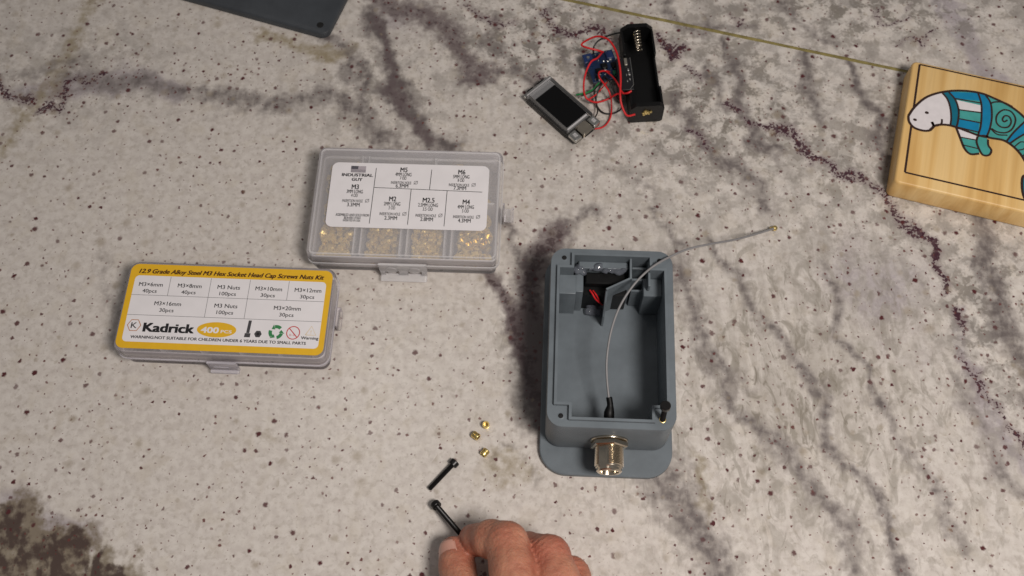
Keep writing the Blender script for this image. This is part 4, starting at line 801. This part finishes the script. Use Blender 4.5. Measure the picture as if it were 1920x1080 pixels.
B_BOT = [(200, 405), (205, 440), (235, 475), (290, 493), (330, 490), (348, 470), (380, 458), (440, 460), (500, 478), (560, 500), (620, 522), (700, 538), (770, 552), (830, 592), (880, 650), (920, 730), (930, 800)]
top = smooth_path([wp(*p) for p in B_TOP], 6); bot = smooth_path([wp(*p) for p in B_BOT], 6)
def paint(name, m, pts, z=PZ, sub=5, closed=True):
    P = smooth_path([wp(*p) for p in pts], sub, True) if sub > 1 else [wp(*p) for p in pts]
    mb = MB(); mb.poly(P, z); return mb.build(name, m, til, 0, tri=True)
mb = MB(); mb.poly(top + list(reversed(bot)), PZ); mb.build('painted_body', M_pt, til, 0, tri=True)
paint('painted_head', M_pw, [(202, 405), (235, 355), (290, 305), (345, 280), (400, 268), (432, 305), (450, 360), (452, 420), (448, 458), (400, 456), (355, 468), (330, 488), (290, 490), (235, 472), (206, 440)], PZ + .05, 4)
paint('painted_band', M_pd, [(405, 266), (440, 262), (480, 310), (500, 375), (495, 440), (485, 472), (458, 462), (456, 400), (446, 330)], PZ + .06, 4)
paint('painted_band', M_pb, [(615, 268), (655, 275), (690, 330), (697, 410), (685, 480), (665, 530), (618, 520), (632, 470), (636, 390), (632, 320)], PZ + .06, 4)
paint('painted_stripe', M_pb, [(445, 262), (610, 268), (630, 315), (480, 302)], PZ + .05, 1); paint('painted_stripe', M_pw, [(488, 310), (632, 342), (634, 384), (503, 370)], PZ + .05, 1)
paint('painted_stripe', M_pb, [(503, 422), (622, 446), (618, 500), (492, 472)], PZ + .05, 1); paint('painted_stripe', M_pw, [(494, 480), (612, 515), (600, 548), (512, 530)], PZ + .07, 1)
paint('painted_band', M_pb, [(905, 428), (960, 480), (860, 530), (800, 572), (785, 556), (830, 500)], PZ + .06, 1)
paint('painted_flipper', M_pt, [(510, 532), (560, 545), (606, 550), (622, 600), (618, 628), (570, 630), (530, 600)], PZ + .05, 3)
paint('painted_flipper', M_pt, [(612, 528), (650, 524), (672, 545), (676, 585), (692, 610), (680, 636), (640, 634), (622, 600)], PZ + .08, 4)
paint('painted_tail', M_pd, [(1035, 800), (1075, 860), (1080, 940), (1010, 960), (940, 950), (885, 880), (880, 770), (930, 760)], PZ + .05, 4)
def line(name, pts, w_=1.0, sub=6, z=PZ + .14):
    mb = MB(); P = smooth_path([wp(*p) for p in pts], sub); mb.ribbon(P, w_, z); return mb
out = MB()
for P in (top, bot): out.ribbon(P, 1.6, PZ + .14)
for (pts, w_, sub) in (([(400, 266), (432, 305), (450, 360), (455, 420), (450, 460)], .9, 5), ([(440, 262), (480, 310), (500, 375), (495, 440), (485, 475)], .9, 5), ([(615, 268), (634, 330), (636, 400), (630, 470), (614, 522)], .9, 5), ([(655, 275), (690, 330), (697, 410), (685, 480), (665, 532)], .9, 5),
    ([(482, 302), (630, 328)], .7, 1), ([(500, 368), (634, 386)], .7, 1), ([(503, 422), (628, 446)], .7, 1), ([(492, 472), (618, 502)], .7, 1), ([(485, 475), (510, 540), (535, 600), (570, 632), (622, 630)], 1.1, 5), ([(512, 532), (600, 548)], .6, 1), ([(525, 578), (615, 600)], .6, 1),
    ([(612, 528), (606, 560), (622, 605), (645, 638), (680, 638), (694, 610), (676, 580), (674, 545)], 1.0, 5), ([(612, 526), (650, 522), (680, 530)], .9, 3), ([(344, 442), (352, 462), (378, 462), (398, 448), (400, 424)], .9, 5), ([(330, 488), (350, 468), (340, 440)], 1.3, 4),
    ([(790, 430), (770, 440), (760, 425), (775, 405), (800, 410), (812, 440), (795, 470), (755, 472), (725, 445), (728, 400), (765, 370), (812, 380), (838, 425), (820, 480), (780, 505), (730, 500), (695, 480)], .8, 6), ([(690, 330), (720, 322), (770, 326), (820, 350)], .8, 5), ([(688, 480), (730, 515), (790, 520)], .7, 4),
    ([(905, 428), (830, 500), (785, 556)], .9, 3), ([(960, 480), (870, 525), (800, 572)], .9, 3), ([(830, 590), (870, 560), (900, 570), (890, 600), (850, 610)], .6, 4), ([(880, 650), (920, 600), (960, 610)], .6, 4), ([(1030, 800), (1075, 860), (1080, 940), (1010, 960), (940, 950), (885, 880), (880, 770), (930, 760)], 1.1, 5)):
    P = smooth_path([wp(*p) for p in pts], sub) if sub > 1 else [wp(*p) for p in pts]
    out.ribbon(P, w_ * 1.35, PZ + .16)
out.build('burnt_outline', M_burn, til, 0)
mb = MB()
for (x, y, r) in ((310, 386, 1.3), (240, 428, 1.2), (232, 424, .5)): p = wp(x, y); disc(mb, p.x, p.y, r, r * .8, PZ + .16, 12)
mb.build('painted_eye', M_burn, til, 0)
mb = MB(); fr_ = [wp(268, 98), wp(180, 740)]; A = fr_[0]; B = fr_[1]
far = TW / 2 - 6
mb.ribbon([A, B], 1.4, PZ - .02); mb.ribbon([A, (far, A.y)], 1.1, PZ - .015); mb.ribbon([B, (far, B.y)], 1.2, PZ - .015); mb.ribbon([(far, A.y), (far, B.y)], .8, PZ - .01); mb.build('burnt_border', M_burn, til, 0)

# ------------------------------------------------------------------ loose screws and inserts
def make_screw(name, L_, head, tip_dir, label):
    """head: world mm of the head's inner face centre; tip_dir: direction of shank"""
    d = Vector(tip_dir).normalized(); R = (-d).to_track_quat('Z', 'Y').to_matrix().to_4x4()
    o = bpy.data.objects.new(name, None); col.objects.link(o); o.matrix_world = Matrix.Translation(Vector(head) * S) @ R; o.empty_display_size = .005
    tag(o, label, 'screw', 'black socket head screws')
    mb = MB(); prof = [(1.0, -L_), (1.45, -L_ + .5)]
    k = 0; z = -L_ + .5
    while z < -.3: prof += [(1.5 if k % 2 else 1.28, z)]; z += .25; k += 1
    prof += [(1.5, 0)]; mb.lathe(prof, 14); mb.build('shank', M_blackm, o, 60)
    mb = MB(); mb.lathe([(1.4, 0), (2.6, 0), (2.75, .2), (2.75, 2.6), (2.4, 3.0), (1.7, 3.0)], 20); h = mb.build('head', M_blackm, o)
    hexs = lambda r: [(r * math.cos(math.radians(60 * k)), r * math.sin(math.radians(60 * k))) for k in range(6)]
    mb = MB(); mb.loft([(hexs(1.75), 3.0), (hexs(1.45), 2.95), (hexs(1.4), 1.4)], False, True); mb.build('hex_socket', M_hole, h, 0)
    return o
a, b_ = at(806, 916, 1.6), at(848, 872, 2.4)
make_screw('screw', 18.5, b_, (a - b_), 'black socket head screw lying free on the counter')
h1, t1 = at(820, 950, 5.0), at(868, 1006, 13.0); HELD_D = (t1 - h1).normalized()
make_screw('screw', 25.0, h1, HELD_D, 'black socket head screw held between thumb and finger')
bz = gf; hxw = Vector((gf.x + hx_ * math.cos(gf.a) + hy_ * math.sin(gf.a), gf.y + hx_ * math.sin(gf.a) - hy_ * math.cos(gf.a), RZ + .4))
hd = hxw + Vector((-.6, 1.5, 15.8)); make_screw('screw', 17.5, hd, (hxw - hd), 'black socket head screw standing upright in corner of grey enclosure')
def make_insert(px, py, label, rx, rz):
    p = at(px, py, 2.0); mb = MB(); R_ = 2.1
    mb.lathe([(1.35, -2), (1.9, -2), (2.0, -1.7)] + [(2.1, -1.6), (2.1, -.3), (1.75, -.2), (1.75, .3), (2.1, .4), (2.1, 1.6), (1.9, 2.0), (1.35, 2.0), (1.3, -1.9)], 14)
    v = [Vector(q) for q in mb.v]; o = mb.build('brass_insert', M_gold, None, 30); o.location = (p.x * S, p.y * S, 2.15 * S); o.rotation_euler = (rx, 0, rz); tag(o, label, 'insert', 'loose brass inserts'); return o
make_insert(911, 797, 'tiny brass threaded insert standing on end, farthest from the loose screws', .12, .3); make_insert(892, 817, 'tiny brass threaded insert on its side between the two others', 1.45, .9); make_insert(909, 849, 'tiny brass threaded insert closest to the loose screw and tan stain', 1.5, -.7)

# ------------------------------------------------------------------ the hand
def hp(px, py, z): return np.array(at(px, py, z))
thumb = [(hp(851, 1034, 15), 8.0), (hp(857, 1062, 18), 9.4), (hp(866, 1110, 25), 9.8), (hp(880, 1170, 31), 11), (hp(930, 1290, 38), 14)]
index = [(hp(886, 1008, 15.5), 7.2), (hp(897, 1012, 23), 8.2), (hp(921, 1011, 33), 9.8), (hp(950, 1019, 40), 10.9), (hp(962, 1070, 45), 11.6), (hp(975, 1170, 52), 13.5)]
middle = [(hp(960, 1042, 15), 8), (hp(990, 1030, 24), 8.8), (hp(1030, 1043, 37), 10.6), (hp(1044, 1090, 42), 11.6), (hp(1050, 1185, 50), 13.5)]
ringf = [(hp(1005, 1085, 14), 8), (hp(1040, 1070, 22), 9), (hp(1070, 1080, 28), 9.8), (hp(1085, 1130, 35), 10.5), (hp(1100, 1220, 44), 13)]
pinky = [(hp(1050, 1130, 12), 7), (hp(1090, 1110, 18), 8), (hp(1115, 1130, 24), 8.5), (hp(1135, 1170, 30), 9.5), (hp(1150, 1260, 38), 12)]
wrist = np.array([34., -42., 52.]); elbow = np.array([60., -190., 75.])
def chain_sdf(P, ch):
    best = None
    for (a, ra), (b, rb) in zip(ch[:-1], ch[1:]):
        ab = b - a; t = np.clip(((P - a) @ ab) / (ab @ ab), 0, 1); d = np.linalg.norm(P - a - t[:, None] * ab, axis=1) - (ra + (rb - ra) * t)
        best = d if best is None else smin(best, d, 2.0)
    return best
def hand_sdf(P):
    palm = None
    for c in (index, middle, ringf, pinky):
        d = chain_sdf(P, [(c[-1][0], c[-1][1]), (wrist + np.array([0, 0, 0]), 20)]); palm = d if palm is None else smin(palm, d, 8)
    palm = smin(palm, chain_sdf(P, [(thumb[-1][0], 14), (wrist, 20)]), 10); palm = smin(palm, chain_sdf(P, [(wrist, 23), (elbow, 34)]), 12)
    f = None
    for c in (index, middle, ringf, pinky):
        d = chain_sdf(P, c); f = d if f is None else smin(f, d, 1.2)
    f = smin(f, chain_sdf(P, thumb), 1.2); out = smin(f, palm, 7)
    # knuckle folds and finger-joint creases
    for ch, i, ampl in ((index, 3, .6), (middle, 2, .6), (ringf, 2, .5), (thumb, 1, .3)):
        j = ch[i][0]; ax_ = ch[i + 1][0] - ch[i - 1][0]; ax_ = ax_ / np.linalg.norm(ax_); q = P - j; along = q @ ax_; rr = np.linalg.norm(q, axis=1)
        out = out + ampl * np.exp(-(rr / 13) ** 2) * np.cos(along * 2.1 + .8 * np.sin(q[:, 0] * .5))
    j = index[1][0] * .5 + index[2][0] * .5; ax_ = index[2][0] - index[1][0]; ax_ /= np.linalg.norm(ax_); al = (P - j) @ ax_
    out = out + .7 * np.exp(-(al / .9) ** 2) * np.exp(-(np.linalg.norm(P - j, axis=1) / 12) ** 2)
    return out
allp = np.array([p for c in (thumb, index, middle, ringf, pinky) for p, r in c])
V, Q = surface_nets((-62, -215, 1.0), (100, 118, 118), 1.15, hand_sdf)
V[:, 2] = np.maximum(V[:, 2], .6)
me = bpy.data.meshes.new('hand'); me.from_pydata((V * S).tolist(), [], Q.tolist()); me.update()
me.polygons.foreach_set('use_smooth', [True] * len(me.polygons))
fl = np.zeros(len(V))
for (p, r) in (thumb[0], index[0], (index[1][0], 6), middle[2], (index[3][0], 6)): fl = np.maximum(fl, .6 * np.exp(-(np.linalg.norm(V - p, axis=1) / (r * 1.35)) ** 2))
at_ = me.attributes.new('flush', 'FLOAT', 'POINT'); at_.data.foreach_set('value', fl.astype(np.float32))
me.materials.append(M_skin); hand = bpy.data.objects.new('hand', me); col.objects.link(hand)
sm = hand.modifiers.new('smooth', 'SMOOTH'); sm.factor = .5; sm.iterations = 2
tag(hand, 'bare right hand pinching the end of a black screw over the counter', 'hand')
# thumbnail: a curved plate let into the upper left of the thumb tip
tdir = (thumb[0][0] - thumb[1][0]); tdir = tdir / np.linalg.norm(tdir); upn = np.array([-.62, .12, .78]); upn -= tdir * (upn @ tdir); upn /= np.linalg.norm(upn); sd = np.cross(tdir, upn)
mb = MB(); vs = []; nu, nv = 9, 9
for i in range(nu):
    for j in range(nv):
        a = math.radians(-48 + 96 * i / (nu - 1)); s_ = -6.5 + 11.0 * j / (nv - 1); sh = (1 - .28 * abs(2 * i / (nu - 1) - 1) ** 3)
        cen = thumb[0][0] + tdir * (s_ * sh); r = 8.1 + (9.4 - 8.0) * max(0, -s_) / 9 - (max(0, s_) ** 2) * .055
        vs.append(cen + (upn * math.cos(a) + sd * math.sin(a)) * r)
mb.add(vs, [(i * nv + j, (i + 1) * nv + j, (i + 1) * nv + j + 1, i * nv + j + 1) for i in range(nu - 1) for j in range(nv - 1)])
nail = mb.build('fingernail', M_nail, hand, 80); so = nail.modifiers.new('s', 'SOLIDIFY'); so.thickness = .0005
